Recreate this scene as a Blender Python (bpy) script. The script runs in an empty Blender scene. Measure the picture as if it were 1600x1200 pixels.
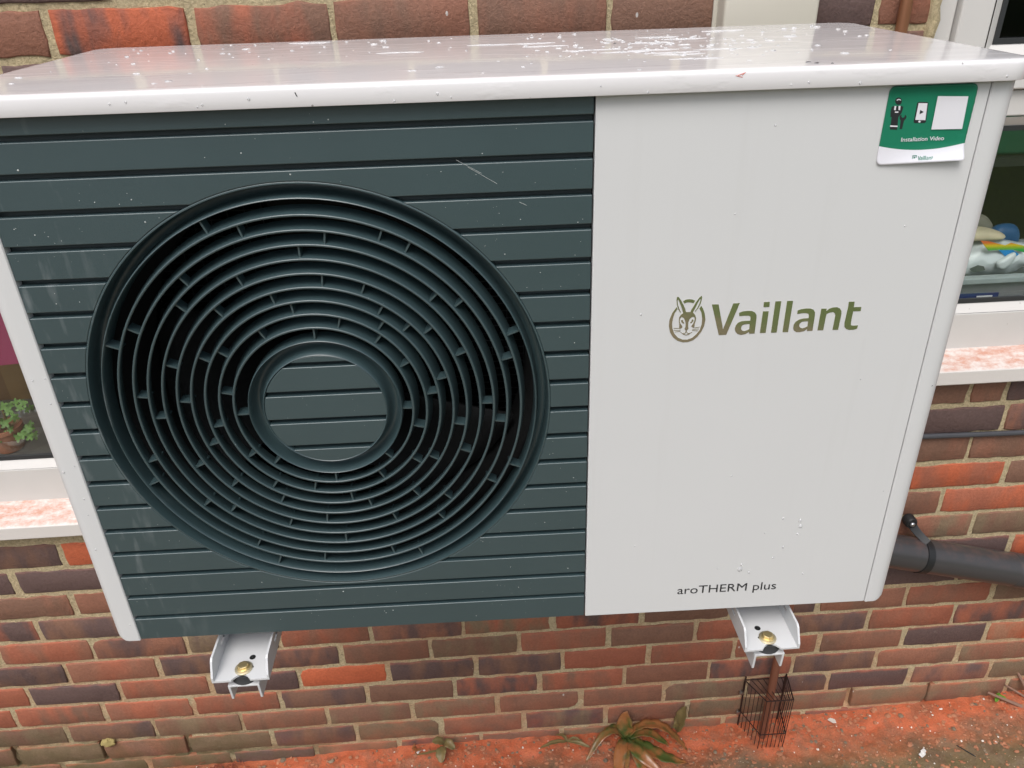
import bpy, bmesh, math, random
import numpy as np
from mathutils import Matrix, Vector, noise as mnoise
R = random.Random(7)
SC = bpy.context.scene
COL = SC.collection
# ------------------------------------------------------------------ camera, sky, sun, exposure
CAM = Vector((0.2507, -0.8150, 1.0815))
yaw, pitch, roll = 0.0442, -0.5096, -0.0324
fw = Vector((math.sin(yaw)*math.cos(pitch), math.cos(yaw)*math.cos(pitch), math.sin(pitch)))
rt = Vector((math.cos(yaw), -math.sin(yaw), 0)); up = rt.cross(fw)
rt, up = rt*math.cos(roll)+up*math.sin(roll), up*math.cos(roll)-rt*math.sin(roll)
cd = bpy.data.cameras.new('camera'); cam = bpy.data.objects.new('camera', cd); COL.objects.link(cam)
cam.matrix_world = Matrix(((rt.x, up.x, -fw.x, CAM.x), (rt.y, up.y, -fw.y, CAM.y), (rt.z, up.z, -fw.z, CAM.z), (0, 0, 0, 1)))
cd.sensor_width = 36; cd.lens = 36*1209.94/1600; cd.clip_start = 0.02; cd.clip_end = 500
SC.camera = cam
world = bpy.data.worlds.new('World'); SC.world = world; world.use_nodes = True
wn, wl = world.node_tree.nodes, world.node_tree.links
bg = wn['Background']; sky = wn.new('ShaderNodeTexSky'); sky.sky_type = 'NISHITA'; sky.sun_disc = False
SUN_EL, SUN_AZ = 58, 200          # azimuth, degrees clockwise from +Y
sky.sun_elevation = math.radians(SUN_EL); sky.sun_rotation = math.radians(SUN_AZ)
sky.air_density = 1.0; sky.dust_density = 4.0; sky.ozone_density = 1.0
hs = wn.new('ShaderNodeHueSaturation'); hs.inputs['Saturation'].default_value = 0.52   # overcast: a nearly colourless sky
wl.new(sky.outputs[0], hs.inputs['Color']); wl.new(hs.outputs[0], bg.inputs[0]); bg.inputs[1].default_value = 0.105
sd = bpy.data.lights.new('sun', 'SUN'); sun = bpy.data.objects.new('sun', sd); COL.objects.link(sun)
sd.energy = 1.1; sd.angle = math.radians(35); sd.color = (1.0, 0.975, 0.955)
az, el = math.radians(SUN_AZ), math.radians(SUN_EL)
sdir = Vector((math.sin(az)*math.cos(el), math.cos(az)*math.cos(el), math.sin(el)))
sun.rotation_euler = sdir.to_track_quat('Z', 'Y').to_euler()
SC.view_settings.view_transform = 'Standard'; SC.view_settings.look = 'None'
SC.view_settings.exposure = 0.70; SC.view_settings.gamma = 1; SC.view_settings.use_curve_mapping = False
SC.cycles.max_bounces = 8; SC.cycles.transparent_max_bounces = 12
W = 0.5751                        # y of the brick faces
# ------------------------------------------------------------------ helpers
def sh_setup(o, smooth=True, ang=35):
    me = o.data
    if smooth:
        for p in me.polygons: p.use_smooth = True
        me.set_sharp_from_angle(angle=math.radians(ang))
def bev(o, w, seg=2, ang=35):
    m = o.modifiers.new('bevel', 'BEVEL'); m.width = w; m.segments = seg; m.limit_method = 'ANGLE'; m.angle_limit = math.radians(ang); m.harden_normals = True
    return o
def mk(name, vf, mat, parent=None, smooth=True, ang=35, tri=False):
    v, f = vf
    me = bpy.data.meshes.new(name); me.from_pydata([tuple(map(float, p)) for p in v], [], f)
    bm = bmesh.new(); bm.from_mesh(me)
    if tri: bmesh.ops.triangulate(bm, faces=[q for q in bm.faces if len(q.verts) > 4])
    bmesh.ops.recalc_face_normals(bm, faces=bm.faces); bm.to_mesh(me); bm.free()
    if mat: me.materials.append(mat)
    o = bpy.data.objects.new(name, me); COL.objects.link(o)
    if parent: o.parent = parent
    sh_setup(o, smooth, ang)
    return o
def off(vf, d): return [tuple(a+b for a, b in zip(p, d)) for p in vf[0]], vf[1]
def join(*L):
    V, F = [], []
    for v, f in L:
        n = len(V); V += list(v); F += [tuple(i+n for i in q) for q in f]
    return V, F
def box(x0, x1, y0, y1, z0, z1):
    v = [(x0,y0,z0),(x1,y0,z0),(x1,y1,z0),(x0,y1,z0),(x0,y0,z1),(x1,y0,z1),(x1,y1,z1),(x0,y1,z1)]
    return v, [(0,3,2,1),(4,5,6,7),(0,1,5,4),(1,2,6,5),(2,3,7,6),(3,0,4,7)]
def prism_y(poly, y0, y1):        # polygon in x,z
    n = len(poly); v = [(x, y0, z) for x, z in poly]+[(x, y1, z) for x, z in poly]
    return v, [tuple(range(n)), tuple(range(2*n-1, n-1, -1))]+[(i, (i+1) % n, n+(i+1) % n, n+i) for i in range(n)]
def prism_x(poly, x0, x1):        # polygon in y,z
    v, f = prism_y(poly, 0, 1); n = len(poly)
    return [(x0 if i < n else x1, p[0], p[2]) for i, p in enumerate(v)], f
def prism_z(poly, z0, z1):
    n = len(poly); v = [(x, y, z0) for x, y in poly]+[(x, y, z1) for x, y in poly]
    return v, [tuple(range(n)), tuple(range(2*n-1, n-1, -1))]+[(i, (i+1) % n, n+(i+1) % n, n+i) for i in range(n)]
def lathe_y(prof, cx, cz, n=96, closed=False):   # prof: (radius, y)
    v = []; f = []; m = len(prof)
    for i in range(n):
        a = 2*math.pi*i/n
        for r, y in prof: v.append((cx+r*math.cos(a), y, cz+r*math.sin(a)))
    for i in range(n):
        j = (i+1) % n
        for k in range(m if closed else m-1):
            l = (k+1) % m; f.append((i*m+k, i*m+l, j*m+l, j*m+k))
    return v, f
def lathe_z(prof, cx, cy, n=32):
    v = []; f = []; m = len(prof)
    for i in range(n):
        a = 2*math.pi*i/n
        for r, z in prof: v.append((cx+r*math.cos(a), cy+r*math.sin(a), z))
    for i in range(n):
        j = (i+1) % n
        for k in range(m-1): f.append((i*m+k, i*m+k+1, j*m+k+1, j*m+k))
    return v, f
def tube(pts, rad, n=8, caps=True):
    pts = [Vector(p) for p in pts]; rads = rad if isinstance(rad, (list, tuple)) else [rad]*len(pts)
    v = []; f = []; side = None
    for i, p in enumerate(pts):
        t = (pts[min(i+1, len(pts)-1)]-pts[max(i-1, 0)]).normalized()
        a = Vector((0, 0, 1)) if abs(t.z) < .9 else Vector((0, 1, 0))
        s = t.cross(a).normalized() if side is None else (side-t*side.dot(t)).normalized()
        side = s; q = t.cross(s)
        for k in range(n):
            c = 2*math.pi*k/n; v.append(tuple(p+(s*math.cos(c)+q*math.sin(c))*rads[i]))
    for i in range(len(pts)-1):
        for k in range(n):
            l = (k+1) % n; f.append((i*n+k, i*n+l, (i+1)*n+l, (i+1)*n+k))
    if caps: f.append(tuple(range(n-1, -1, -1))); f.append(tuple(range((len(pts)-1)*n, len(pts)*n)))
    return v, f
def blob(c, rx, ry, rz, n=8, m=5, jit=0.0):
    v = [(c[0], c[1], c[2]-rz)]; f = []
    for j in range(1, m):
        t = -math.pi/2+math.pi*j/m
        for i in range(n):
            a = 2*math.pi*i/n; k = 1+R.uniform(-jit, jit)
            v.append((c[0]+rx*k*math.cos(t)*math.cos(a), c[1]+ry*k*math.cos(t)*math.sin(a), c[2]+rz*k*math.sin(t)))
    v.append((c[0], c[1], c[2]+rz)); last = len(v)-1
    for i in range(n):
        f.append((0, 1+(i+1) % n, 1+i)); f.append((last, last-n+i, last-n+(i+1) % n))
    for j in range(m-2):
        for i in range(n):
            a = 1+j*n+i; b = 1+j*n+(i+1) % n; f.append((a, b, b+n, a+n))
    return v, f
def rrect(x0, x1, y0, y1, r, n=5):
    P = []
    for cx, cy, a0 in ((x1-r, y0+r, -90), (x1-r, y1-r, 0), (x0+r, y1-r, 90), (x0+r, y0+r, 180)):
        for i in range(n+1):
            a = math.radians(a0+90*i/n); P.append((cx+r*math.cos(a), cy+r*math.sin(a)))
    return P
def thing(name, label, cat, loc=(0, 0, 0), group=None):
    o = bpy.data.objects.new(name, None); COL.objects.link(o); o.location = loc; o.empty_display_size = .05
    o['label'] = label; o['category'] = cat
    if group: o['group'] = group
    return o
def tag(o, label=None, cat=None, group=None, kind=None):
    for k, x in (('label', label), ('category', cat), ('group', group), ('kind', kind)):
        if x: o[k] = x
    return o
# ------------------------------------------------------------------ materials
class NT:
    def __init__(s, name):
        s.m = bpy.data.materials.new(name); s.m.use_nodes = True; s.t = s.m.node_tree; s.b = s.t.nodes['Principled BSDF']; s.out = s.t.nodes['Material Output']
    def n(s, typ, **k):
        x = s.t.nodes.new('ShaderNode'+typ)
        for a, b in k.items():
            if a.startswith('_'): setattr(x, a[1:], b)
            else: x.inputs[a.replace('_', ' ')].default_value = b
        return x
    def l(s, a, b): s.t.links.new(a, b)
    def pos(s, scale=(1, 1, 1)):
        g = s.n('NewGeometry') ; mp = s.n('Mapping'); mp.inputs['Scale'].default_value = scale; s.l(g.outputs['Position'], mp.inputs[0]); return mp.outputs[0]
    def obj(s, scale=(1, 1, 1)):
        g = s.n('TexCoord') ; mp = s.n('Mapping'); mp.inputs['Scale'].default_value = scale; s.l(g.outputs['Object'], mp.inputs[0]); return mp.outputs[0]
    def noise(s, vec, sc, det=4, rough=.55):
        x = s.n('TexNoise', Scale=sc, Detail=det, Roughness=rough); s.l(vec, x.inputs['Vector']); return x.outputs[0]
    def voro(s, vec, sc, out='Distance'):
        x = s.n('TexVoronoi', Scale=sc); s.l(vec, x.inputs['Vector']); return x.outputs[out]
    def ramp(s, fac, stops):
        x = s.n('ValToRGB'); e = x.color_ramp.elements
        while len(e) < len(stops): e.new(0.5)
        for q, (p, c) in zip(e, stops): q.position = p; q.color = c if len(c) == 4 else (*c, 1)
        s.l(fac, x.inputs[0]); return x.outputs[0]
    def rampf(s, fac, a, b):
        x = s.n('MapRange'); x.inputs[1].default_value = a; x.inputs[2].default_value = b; s.l(fac, x.inputs[0]); return x.outputs[0]
    def mix(s, fac, a, b, mode='MIX'):
        x = s.n('Mix', _data_type='RGBA', _blend_type=mode)
        for sock, val in ((x.inputs[0], fac), (x.inputs[6], a), (x.inputs[7], b)):
            if hasattr(val, 'links'): s.l(val, sock)
            else: sock.default_value = val if isinstance(val, float) else (*val, 1)[:4]
        return x.outputs[2]
    def math(s, op, a, b=None):
        x = s.n('Math', _operation=op)
        for i, val in enumerate((a, b)):
            if val is None: continue
            if hasattr(val, 'links'): s.l(val, x.inputs[i])
            else: x.inputs[i].default_value = val
        return x.outputs[0]
    def bump(s, h, strength=.3, dist=.001):
        x = s.n('Bump', Strength=strength, Distance=dist); s.l(h, x.inputs['Height']); s.l(x.outputs[0], s.b.inputs['Normal']); return x
    def set(s, **k):
        for a, v in k.items():
            i = s.b.inputs[a.replace('_', ' ')]
            if hasattr(v, 'links'): s.l(v, i)
            else: i.default_value = (*v, 1) if isinstance(v, tuple) else v
        return s.m
def simple(name, col, rough=.5, metal=0.0, var=.15, sc=30., bump=0., **k):
    t = NT(name); p = t.obj(); nz = t.noise(p, sc)
    c = t.mix(nz, tuple(x*(1-var) for x in col), tuple(min(1, x*(1+var)) for x in col))
    t.set(Base_Color=c, Roughness=rough, Metallic=metal, **k)
    if bump: t.bump(t.noise(p, sc*6), bump, .001)
    return t.m
def specks(t, vec, sc, size, keep):   # sparse dots: 1 inside a dot
    d = t.voro(vec, sc); x = t.n('TexVoronoi', Scale=sc); t.l(vec, x.inputs['Vector'])
    sp = t.n('SeparateColor'); t.l(x.outputs['Color'], sp.inputs[0])
    a = t.math('LESS_THAN', d, size); b = t.math('GREATER_THAN', sp.outputs[0], 1-keep)
    return t.math('MULTIPLY', a, b)
M = {}
# dark slate plastic of the grille: satin, a fine texture, pale rain-dirt specks, smudges near the left edge
t = NT('slate_plastic'); p = t.obj()
base = t.mix(t.noise(p, 9, 5), (.031, .057, .063), (.039, .070, .077))
sp = specks(t, p, 75, .035, .35); sp2 = specks(t, p, 210, .10, .12)
clus = t.rampf(t.noise(p, 7, 2), .5, .68)
sp2 = t.math('MULTIPLY', sp2, clus)
base = t.mix(t.math('MULTIPLY', t.math('MAXIMUM', sp, sp2), .55), base, (.45, .5, .5))
smn = t.rampf(t.noise(t.obj((60, 60, 14)), 1, 3), .56, .8)
sx = t.n('SeparateXYZ'); t.l(p, sx.inputs[0])
smx = t.math('SUBTRACT', t.math('MULTIPLY', sx.outputs['X'], -1), .0)
base = t.mix(t.math('MULTIPLY', t.math('MULTIPLY', smn, .55), t.rampf(sx.outputs['X'], -.41, -.50)), base, (.26, .29, .30))
t.set(Base_Color=base, Roughness=.40, Specular_IOR_Level=1.0)
t.bump(t.noise(p, 900, 2), .25, .0004); M['slate'] = t.m
M['slate_dark'] = simple('slate_plastic_inside', (.045, .062, .065), .45)
M['black'] = simple('black_plastic', (.012, .013, .014), .5)
M['chamber'] = simple('fan_chamber_black', (.010, .011, .012), .8)
M['fin'] = simple('coil_fins', (.09, .095, .10), .5, .4)
# white coated steel
t = NT('white_coated_steel'); p = t.obj()
base = t.mix(t.noise(p, 3, 3), (.605, .612, .612), (.63, .637, .637)); base = t.mix(t.math('MULTIPLY', t.rampf(t.noise(t.obj((45, 45, 2.2)), 1, 5, .65), 0.56, .72), .05), base, (.40, .39, .36))
base = t.mix(t.math('MULTIPLY', specks(t, p, 28, .035, .10), .8), base, (.12, .12, .11))
t.set(Base_Color=base, Roughness=.42, Specular_IOR_Level=.4, Coat_Weight=.12, Coat_Roughness=.25)
t.bump(t.math('ADD', t.math('MULTIPLY', t.noise(p, 700, 2), .3), t.math('MULTIPLY', t.noise(p, 5, 2), 12.0)), .16, .0004); M['white'] = t.m
# lid: the same paint, wet: water films and dried streaks drawn along x
t = NT('wet_white_lid'); p = t.obj()
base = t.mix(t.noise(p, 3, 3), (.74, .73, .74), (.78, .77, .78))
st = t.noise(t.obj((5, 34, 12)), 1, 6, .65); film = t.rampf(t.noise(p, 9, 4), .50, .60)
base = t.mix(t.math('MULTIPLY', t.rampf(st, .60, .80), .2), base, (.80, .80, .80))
g = specks(t, p, 60, .07, .07); base = t.mix(t.math('MULTIPLY', g, .6), base, (.1, .09, .08))
t.set(Base_Color=base, Roughness=t.math('ADD', t.math('MULTIPLY', st, .10), .10), Specular_IOR_Level=.22, Coat_Weight=.40, Coat_Roughness=.03, Coat_IOR=1.35)
hh = t.math('ADD', t.math('MULTIPLY', t.rampf(t.noise(t.obj((7, 38, 14)), 1, 5, .6), .54, .60), .55), t.math('MULTIPLY', film, .25))
t.bump(hh, .30, .0012); M['lid'] = t.m
M['bracket'] = simple('white_powder_coat', (.60, .61, .62), .38, var=.05, sc=15)
t = NT('upvc'); p = t.obj(); base = t.mix(t.noise(p, 7, 5), (.58, .565, .545), (.68, .665, .64))
base = t.mix(t.math('MULTIPLY', specks(t, p, 45, .06, .12), .5), base, (.2, .17, .14))
t.set(Base_Color=base, Roughness=.35); M['upvc'] = t.m
# sill top: white plastic under wet brick dust
t = NT('dusty_sill'); p = t.pos()
nz = t.noise(p, 70, 7, .72); nz2 = t.noise(p, 120, 4, .7)
f = t.rampf(t.math('ADD', t.math('MULTIPLY', nz, .7), t.math('MULTIPLY', nz2, .3)), .44, .56)
gz = t.n('NewGeometry'); sx = t.n('SeparateXYZ'); t.l(gz.outputs['Normal'], sx.inputs[0])
upf = t.rampf(sx.outputs['Z'], .6, .9)
sm = t.rampf(t.noise(t.pos((1, 2.5, 1)), 22, 7, .72), .42, .58)
f2 = t.math('MULTIPLY', t.math('ADD', t.math('ADD', t.math('MULTIPLY', f, .22), t.math('MULTIPLY', sm, .50)), .05), upf)
t.set(Base_Color=t.mix(f2, (.68, .65, .62), (.52, .19, .10)), Roughness=.3); t.bump(nz2, .4, .001); M['sill'] = t.m
M['gasket'] = simple('rubber_gasket', (.03, .032, .034), .5)
t = NT('cream_pvc'); p = t.obj(); t.set(Base_Color=t.mix(t.noise(p, 5), (.56, .53, .45), (.62, .59, .51)), Roughness=.4); M['cream'] = t.m
t = NT('aged_copper'); p = t.pos((1, 1, .2)); t.set(Base_Color=t.mix(t.noise(p, 60), (.24, .10, .05), (.42, .20, .11)), Roughness=.38, Metallic=.55); M['copper'] = t.m
t = NT('dull_copper'); p = t.pos((1, 1, .2)); t.set(Base_Color=t.mix(t.noise(p, 60), (.17, .065, .04), (.27, .11, .065)), Roughness=.45, Metallic=.25); M['copper2'] = t.m
M['drain'] = simple('black_drain_plastic', (.045, .043, .043), .33, var=.25, sc=12, bump=.1)
t = NT('dusty_drain'); p = t.pos(); gz = t.n('NewGeometry'); sx = t.n('SeparateXYZ'); t.l(gz.outputs['Normal'], sx.inputs[0])
f = t.math('MULTIPLY', t.rampf(sx.outputs['Z'], .45, .95), t.rampf(t.noise(p, 28, 6, .7), .46, .62))
t.set(Base_Color=t.mix(t.math('MULTIPLY', f, .28), (.050, .048, .049), (.20, .10, .08)), Roughness=.30); t.bump(t.noise(p, 40), .15, .001); M['drain'] = t.m
M['cable'] = simple('grey_cable', (.06, .062, .07), .4)
M['gold'] = simple('zinc_yellow_bolt', (.88, .70, .36), .36, .9, .15)
M['washer'] = simple('zinc_yellow_washer', (.74, .66, .46), .42, .8, .25, 90)
M['rubber'] = simple('black_rubber', (.03, .031, .033), .75)
M['steel'] = simple('dull_screw_steel', (.5, .52, .54), .3, 1.0)
M['cage'] = simple('rusted_dark_wire', (.035, .018, .015), .45, .3, .4, 60)
# bricks: colour from the per-brick attribute, banding from the kiln, dust on the upper arris, algae low on the left
t = NT('brick'); at = t.n('Attribute', _attribute_name='tone'); uv = t.n('UVMap'); sp = t.n('SeparateColor')
at2 = t.n('Attribute', _attribute_name='tone2')
p = t.pos(); u_ = t.n('SeparateXYZ'); t.l(uv.outputs[0], u_.inputs[0])
comb = t.n('CombineXYZ'); t.l(u_.outputs['X'], comb.inputs[0]); t.l(t.math('MULTIPLY', at.outputs['Alpha'], 37.0), comb.inputs[1]); t.l(t.math('MULTIPLY', u_.outputs['Y'], .10), comb.inputs[2])
band = t.rampf(t.noise(comb.outputs[0], 3.6, 3, .55), .41, .61)
c = t.mix(band, at.outputs['Color'], at2.outputs['Color'])
fine = t.noise(p, 160, 6, .7); c = t.mix(.36, c, t.ramp(fine, [(.25, (.25, .24, .24)), (.5, (.5, .5, .5)), (.78, (.80, .78, .76))]), 'OVERLAY')
blot = t.noise(p, 26, 5, .65); c = t.mix(.34, c, t.ramp(blot, [(.3, (.36, .34, .36)), (.7, (.64, .62, .60))]), 'OVERLAY')
pits = t.rampf(t.voro(p, 230), .13, .05); c = t.mix(t.math('MULTIPLY', pits, t.rampf(t.noise(p, 33), .5, .62)), c, (.05, .035, .03))
px = t.n('SeparateXYZ'); t.l(p, px.inputs[0])
# orange drill dust lies on the top arris and thickens towards the ground
low = t.rampf(px.outputs['Z'], .0, -.80)
edge = t.rampf(t.math('ADD', u_.outputs['Y'], t.math('MULTIPLY', t.noise(p, 23, 4), .40)), 1.10, 1.24)
c = t.mix(t.math('MULTIPLY', edge, t.math('ADD', t.math('MULTIPLY', low, .45), .05)), c, (.58, .14, .06))
dn = t.rampf(t.noise(p, 11, 5, .65), .42, .66); xr = t.rampf(px.outputs['X'], -.42, .0)
c = t.mix(t.math('MULTIPLY', t.math('MULTIPLY', t.rampf(px.outputs['Z'], -.66, -.84), dn), t.math('ADD', t.math('MULTIPLY', xr, .60), .05)), c, (.50, .13, .06))
alg = t.math('MULTIPLY', t.math('MULTIPLY', t.rampf(px.outputs['Z'], -.62, -.80), t.rampf(px.outputs['X'], .0, -.5)), t.rampf(t.noise(p, 14, 5), .35, .6))
c = t.mix(t.math('MULTIPLY', alg, .6), c, (.10, .085, .030))
sl = specks(t, t.pos((1, 1, .55)), 26, .06, .16); c = t.mix(t.math('MULTIPLY', sl, .8), c, (.62, .60, .57))
bloom = t.math('MULTIPLY', t.rampf(t.noise(p, 7, 6, .75), .64, .76), .35); c = t.mix(bloom, c, (.42, .36, .33))
t.set(Base_Color=c, Roughness=t.math('SUBTRACT', .85, t.math('MULTIPLY', fine, .35)), Specular_IOR_Level=.45)
t.bump(t.math('SUBTRACT', t.math('ADD', t.math('MULTIPLY', fine, 1.0), t.math('MULTIPLY', blot, .9)), t.math('MULTIPLY', pits, .5)), .85, .0028); M['brick'] = t.m
t = NT('mortar'); p = t.pos(); a = t.noise(p, 210, 5, .75); b = t.noise(p, 18, 5, .6)
c = t.mix(t.rampf(a, .32, .68), (.36, .285, .16), (.76, .63, .39)); c = t.mix(t.math('MULTIPLY', t.rampf(b, .35, .75), .4), c, (.46, .40, .27))
px = t.n('SeparateXYZ'); t.l(p, px.inputs[0])
low = t.math('MULTIPLY', t.rampf(px.outputs['Z'], -.1, -.85), t.rampf(t.noise(p, 15, 4, .6), .40, .62)); c = t.mix(t.math('MULTIPLY', low, .55), c, (.55, .19, .09))
alg = t.math('MULTIPLY', t.math('MULTIPLY', t.rampf(px.outputs['Z'], -.60, -.78), t.rampf(px.outputs['X'], .0, -.4)), t.rampf(t.noise(p, 12, 4), .35, .55))
c = t.mix(t.math('MULTIPLY', alg, .75), c, (.06, .065, .02))
c = t.mix(t.math('MULTIPLY', specks(t, p, 160, .16, .10), .8), c, (.05, .04, .03))
t.set(Base_Color=c, Roughness=.92); t.bump(a, 1.0, .005); M['mortar'] = t.m
# ground: sodden orange brick dust by the wall, brown soil, then lawn
t = NT('garden_ground'); p = t.pos(); px = t.n('SeparateXYZ'); t.l(p, px.inputs[0])
a = t.noise(p, 55, 7, .7); b = t.noise(p, 9, 5, .6); fine = t.noise(p, 260, 4, .7)
dust = t.mix(a, (.36, .055, .02), (.66, .20, .085)); soil = t.mix(a, (.075, .045, .026), (.24, .155, .085)); dust = t.mix(t.math('MULTIPLY', t.rampf(t.noise(p, 21, 6, .7), .48, .60), .6), dust, t.mix(fine, (.16, .055, .03), (.34, .16, .09)))
soil = t.mix(t.math('MULTIPLY', t.rampf(b, .45, .65), .5), soil, (.13, .12, .04))
soil = t.mix(t.math('MULTIPLY', specks(t, p, 190, .25, .14), .8), soil, (.50, .42, .28))
dist = t.math('ADD', px.outputs['Y'], t.math('MULTIPLY', t.math('SUBTRACT', b, .5), .26))
fx = t.rampf(dist, .430, .515)
lf = t.math('MULTIPLY', t.rampf(px.outputs['X'], -.35, -.75), .85)
fx = t.math('MULTIPLY', fx, t.math('SUBTRACT', 1.0, lf))
c = t.mix(fx, soil, dust); c = t.mix(.5, c, t.ramp(fine, [(.3, (.3, .3, .3)), (.7, (.7, .7, .7))]), 'OVERLAY')
bd = t.math('ADD', t.math('ADD', px.outputs['Y'], t.math('MULTIPLY', px.outputs['X'], -.75)), t.math('MULTIPLY', t.math('SUBTRACT', t.noise(p, 2.6, 5, .65), .5), 3.6))
earth = t.mix(t.noise(p, 5, 6, .7), (.10, .08, .045), (.27, .21, .13))
lawn = t.mix(t.noise(p, 6, 6, .75), (.02, .045, .008), (.16, .22, .04))
far = t.mix(t.rampf(bd, -4.75, -5.0), earth, lawn)
c = t.mix(t.rampf(px.outputs['Y'], -.6, -1.2), c, far)
t.set(Base_Color=c, Roughness=t.math('ADD', t.math('MULTIPLY', t.rampf(a, .3, .7), .45), .38), Specular_IOR_Level=.55)
t.bump(t.math('ADD', a, t.math('MULTIPLY', fine, .5)), .6, .006); M['ground'] = t.m
# mirror-finish lettering
t = NT('mirror_foil'); p = t.obj(); t.set(Base_Color=(.66, .64, .54), Metallic=1.0, Roughness=.07); t.bump(t.noise(p, 60, 2), .08, .0006); M['mirror'] = t.m
M['ink'] = simple('dark_print', (.02, .022, .025), .4)
M['s_green'] = simple('sticker_green', (.015, .19, .105), .30, var=.10, sc=25)
M['s_white'] = simple('sticker_white', (.74, .74, .78), .28, var=.02)
M['s_text'] = simple('sticker_green_print', (.05, .24, .17), .4)
# glass that lets light through and mirrors the garden
t = NT('window_glass'); t.t.nodes.remove(t.b)
tr = t.n('BsdfTransparent'); tr.inputs[0].default_value = (.94, .96, .95, 1); gl = t.n('BsdfGlossy', Roughness=.01); gl.inputs[0].default_value = (1, 1, 1, 1)
fr = t.n('LayerWeight', Blend=.5); mx = t.n('MixShader'); ad = t.math('ADD', t.math('MULTIPLY', t.math('POWER', fr.outputs['Facing'], 5.0), .95), .045)
t.l(ad, mx.inputs[0]); t.l(tr.outputs[0], mx.inputs[1]); t.l(gl.outputs[0], mx.inputs[2]); t.l(mx.outputs[0], t.out.inputs[0]); M['glass'] = t.m
# water drops
t = NT('water'); t.set(Base_Color=(.93, .94, .95), Roughness=.03, Transmission_Weight=.55, IOR=1.33, Specular_IOR_Level=.7); M['water'] = t.m
# ================================================================== ground
def wall_ground(x):
    P = [(-3, -.835), (-1.1, -.842), (-.5, -.832), (.1, -.815), (.82, -.822), (1.25, -.800), (1.7, -.768), (3, -.75)]
    for (a, b), (c, d) in zip(P, P[1:]):
        if x <= c: return b+(d-b)*max(0, (x-a))/(c-a)
    return -.75
def ground_z(x, y):
    k = max(0., min(1., (y+.5)/1.0)); z = -.84*(1-k)+wall_ground(x)*k
    if y > -.3 and -2 < x < 2.6:
        z += .010*mnoise.noise((x*9, y*9, 0))+.0055*mnoise.noise((x*38, y*38, 3))+.003*mnoise.noise((x*95, y*95, 7))
    return z
xs = np.concatenate([[-60, -25, -10, -4, -2.2], np.arange(-1.7, 2.1, .0095), [2.4, 4, 10, 25, 60]])
ys = np.concatenate([[-60, -30, -14, -8, -5, -3.5, -2.4, -1.5, -.9, -.5, -.2, .05], np.arange(.2, .60, .0095), [.7, 1.5, 5]])
v = [(x, y, ground_z(x, y)) for y in ys for x in xs]; nx = len(xs)
f = [(j*nx+i, j*nx+i+1, (j+1)*nx+i+1, (j+1)*nx+i) for j in range(len(ys)-1) for i in range(nx-1)]
g = mk('ground', (v, f), M['ground'], ang=80); tag(g, kind='structure')
# ================================================================== the house: bricks, mortar, two windows
house = thing('brick_house', 'house wall of mixed red and purple bricks behind the white heat pump', 'house', (0.25, W, -.84))
HX, HY, HZ = 0.25, W, -.84
def hloc(vf): return off(vf, (-HX, -HY, -HZ))
WL = (-1.95, -.503, -.012, .957)      # left window opening x0,x1,z0,z1
WR = (1.043, 2.45, .248, 2.3)         # right window opening
PH, PV = .225, .075
ROW = {1: -.7137, 2: -.842, 3: -.7306, 4: -.8354, 0: 1.4442, -1: 1.3402, -2: 1.30+.1, -3: 1.381, 5: -.0549, 6: .086, 7: -.0295, 8: .1357, 9: .0199, 10: .0896, 11: -.03, 12: .08,
       -13: -.1836, -14: -.2885}
def row_z(n): return -PV*n+(.0125*(-n/13) if n < 0 else 0)
TONES = dict(orange=(.50, .125, .055), red=(.35, .118, .068), rbrown=(.272, .122, .077), brown=(.208, .112, .075), purple=(.122, .078, .071), grey=(.205, .145, .090), pink=(.40, .20, .12))
def proj(x, y, z):
    d = Vector((x, y, z))-CAM; q = d.dot(fw)
    return (800+1209.94*d.dot(rt)/q, 600-1209.94*d.dot(up)/q) if q > .05 else (9e9, 9e9)
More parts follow.
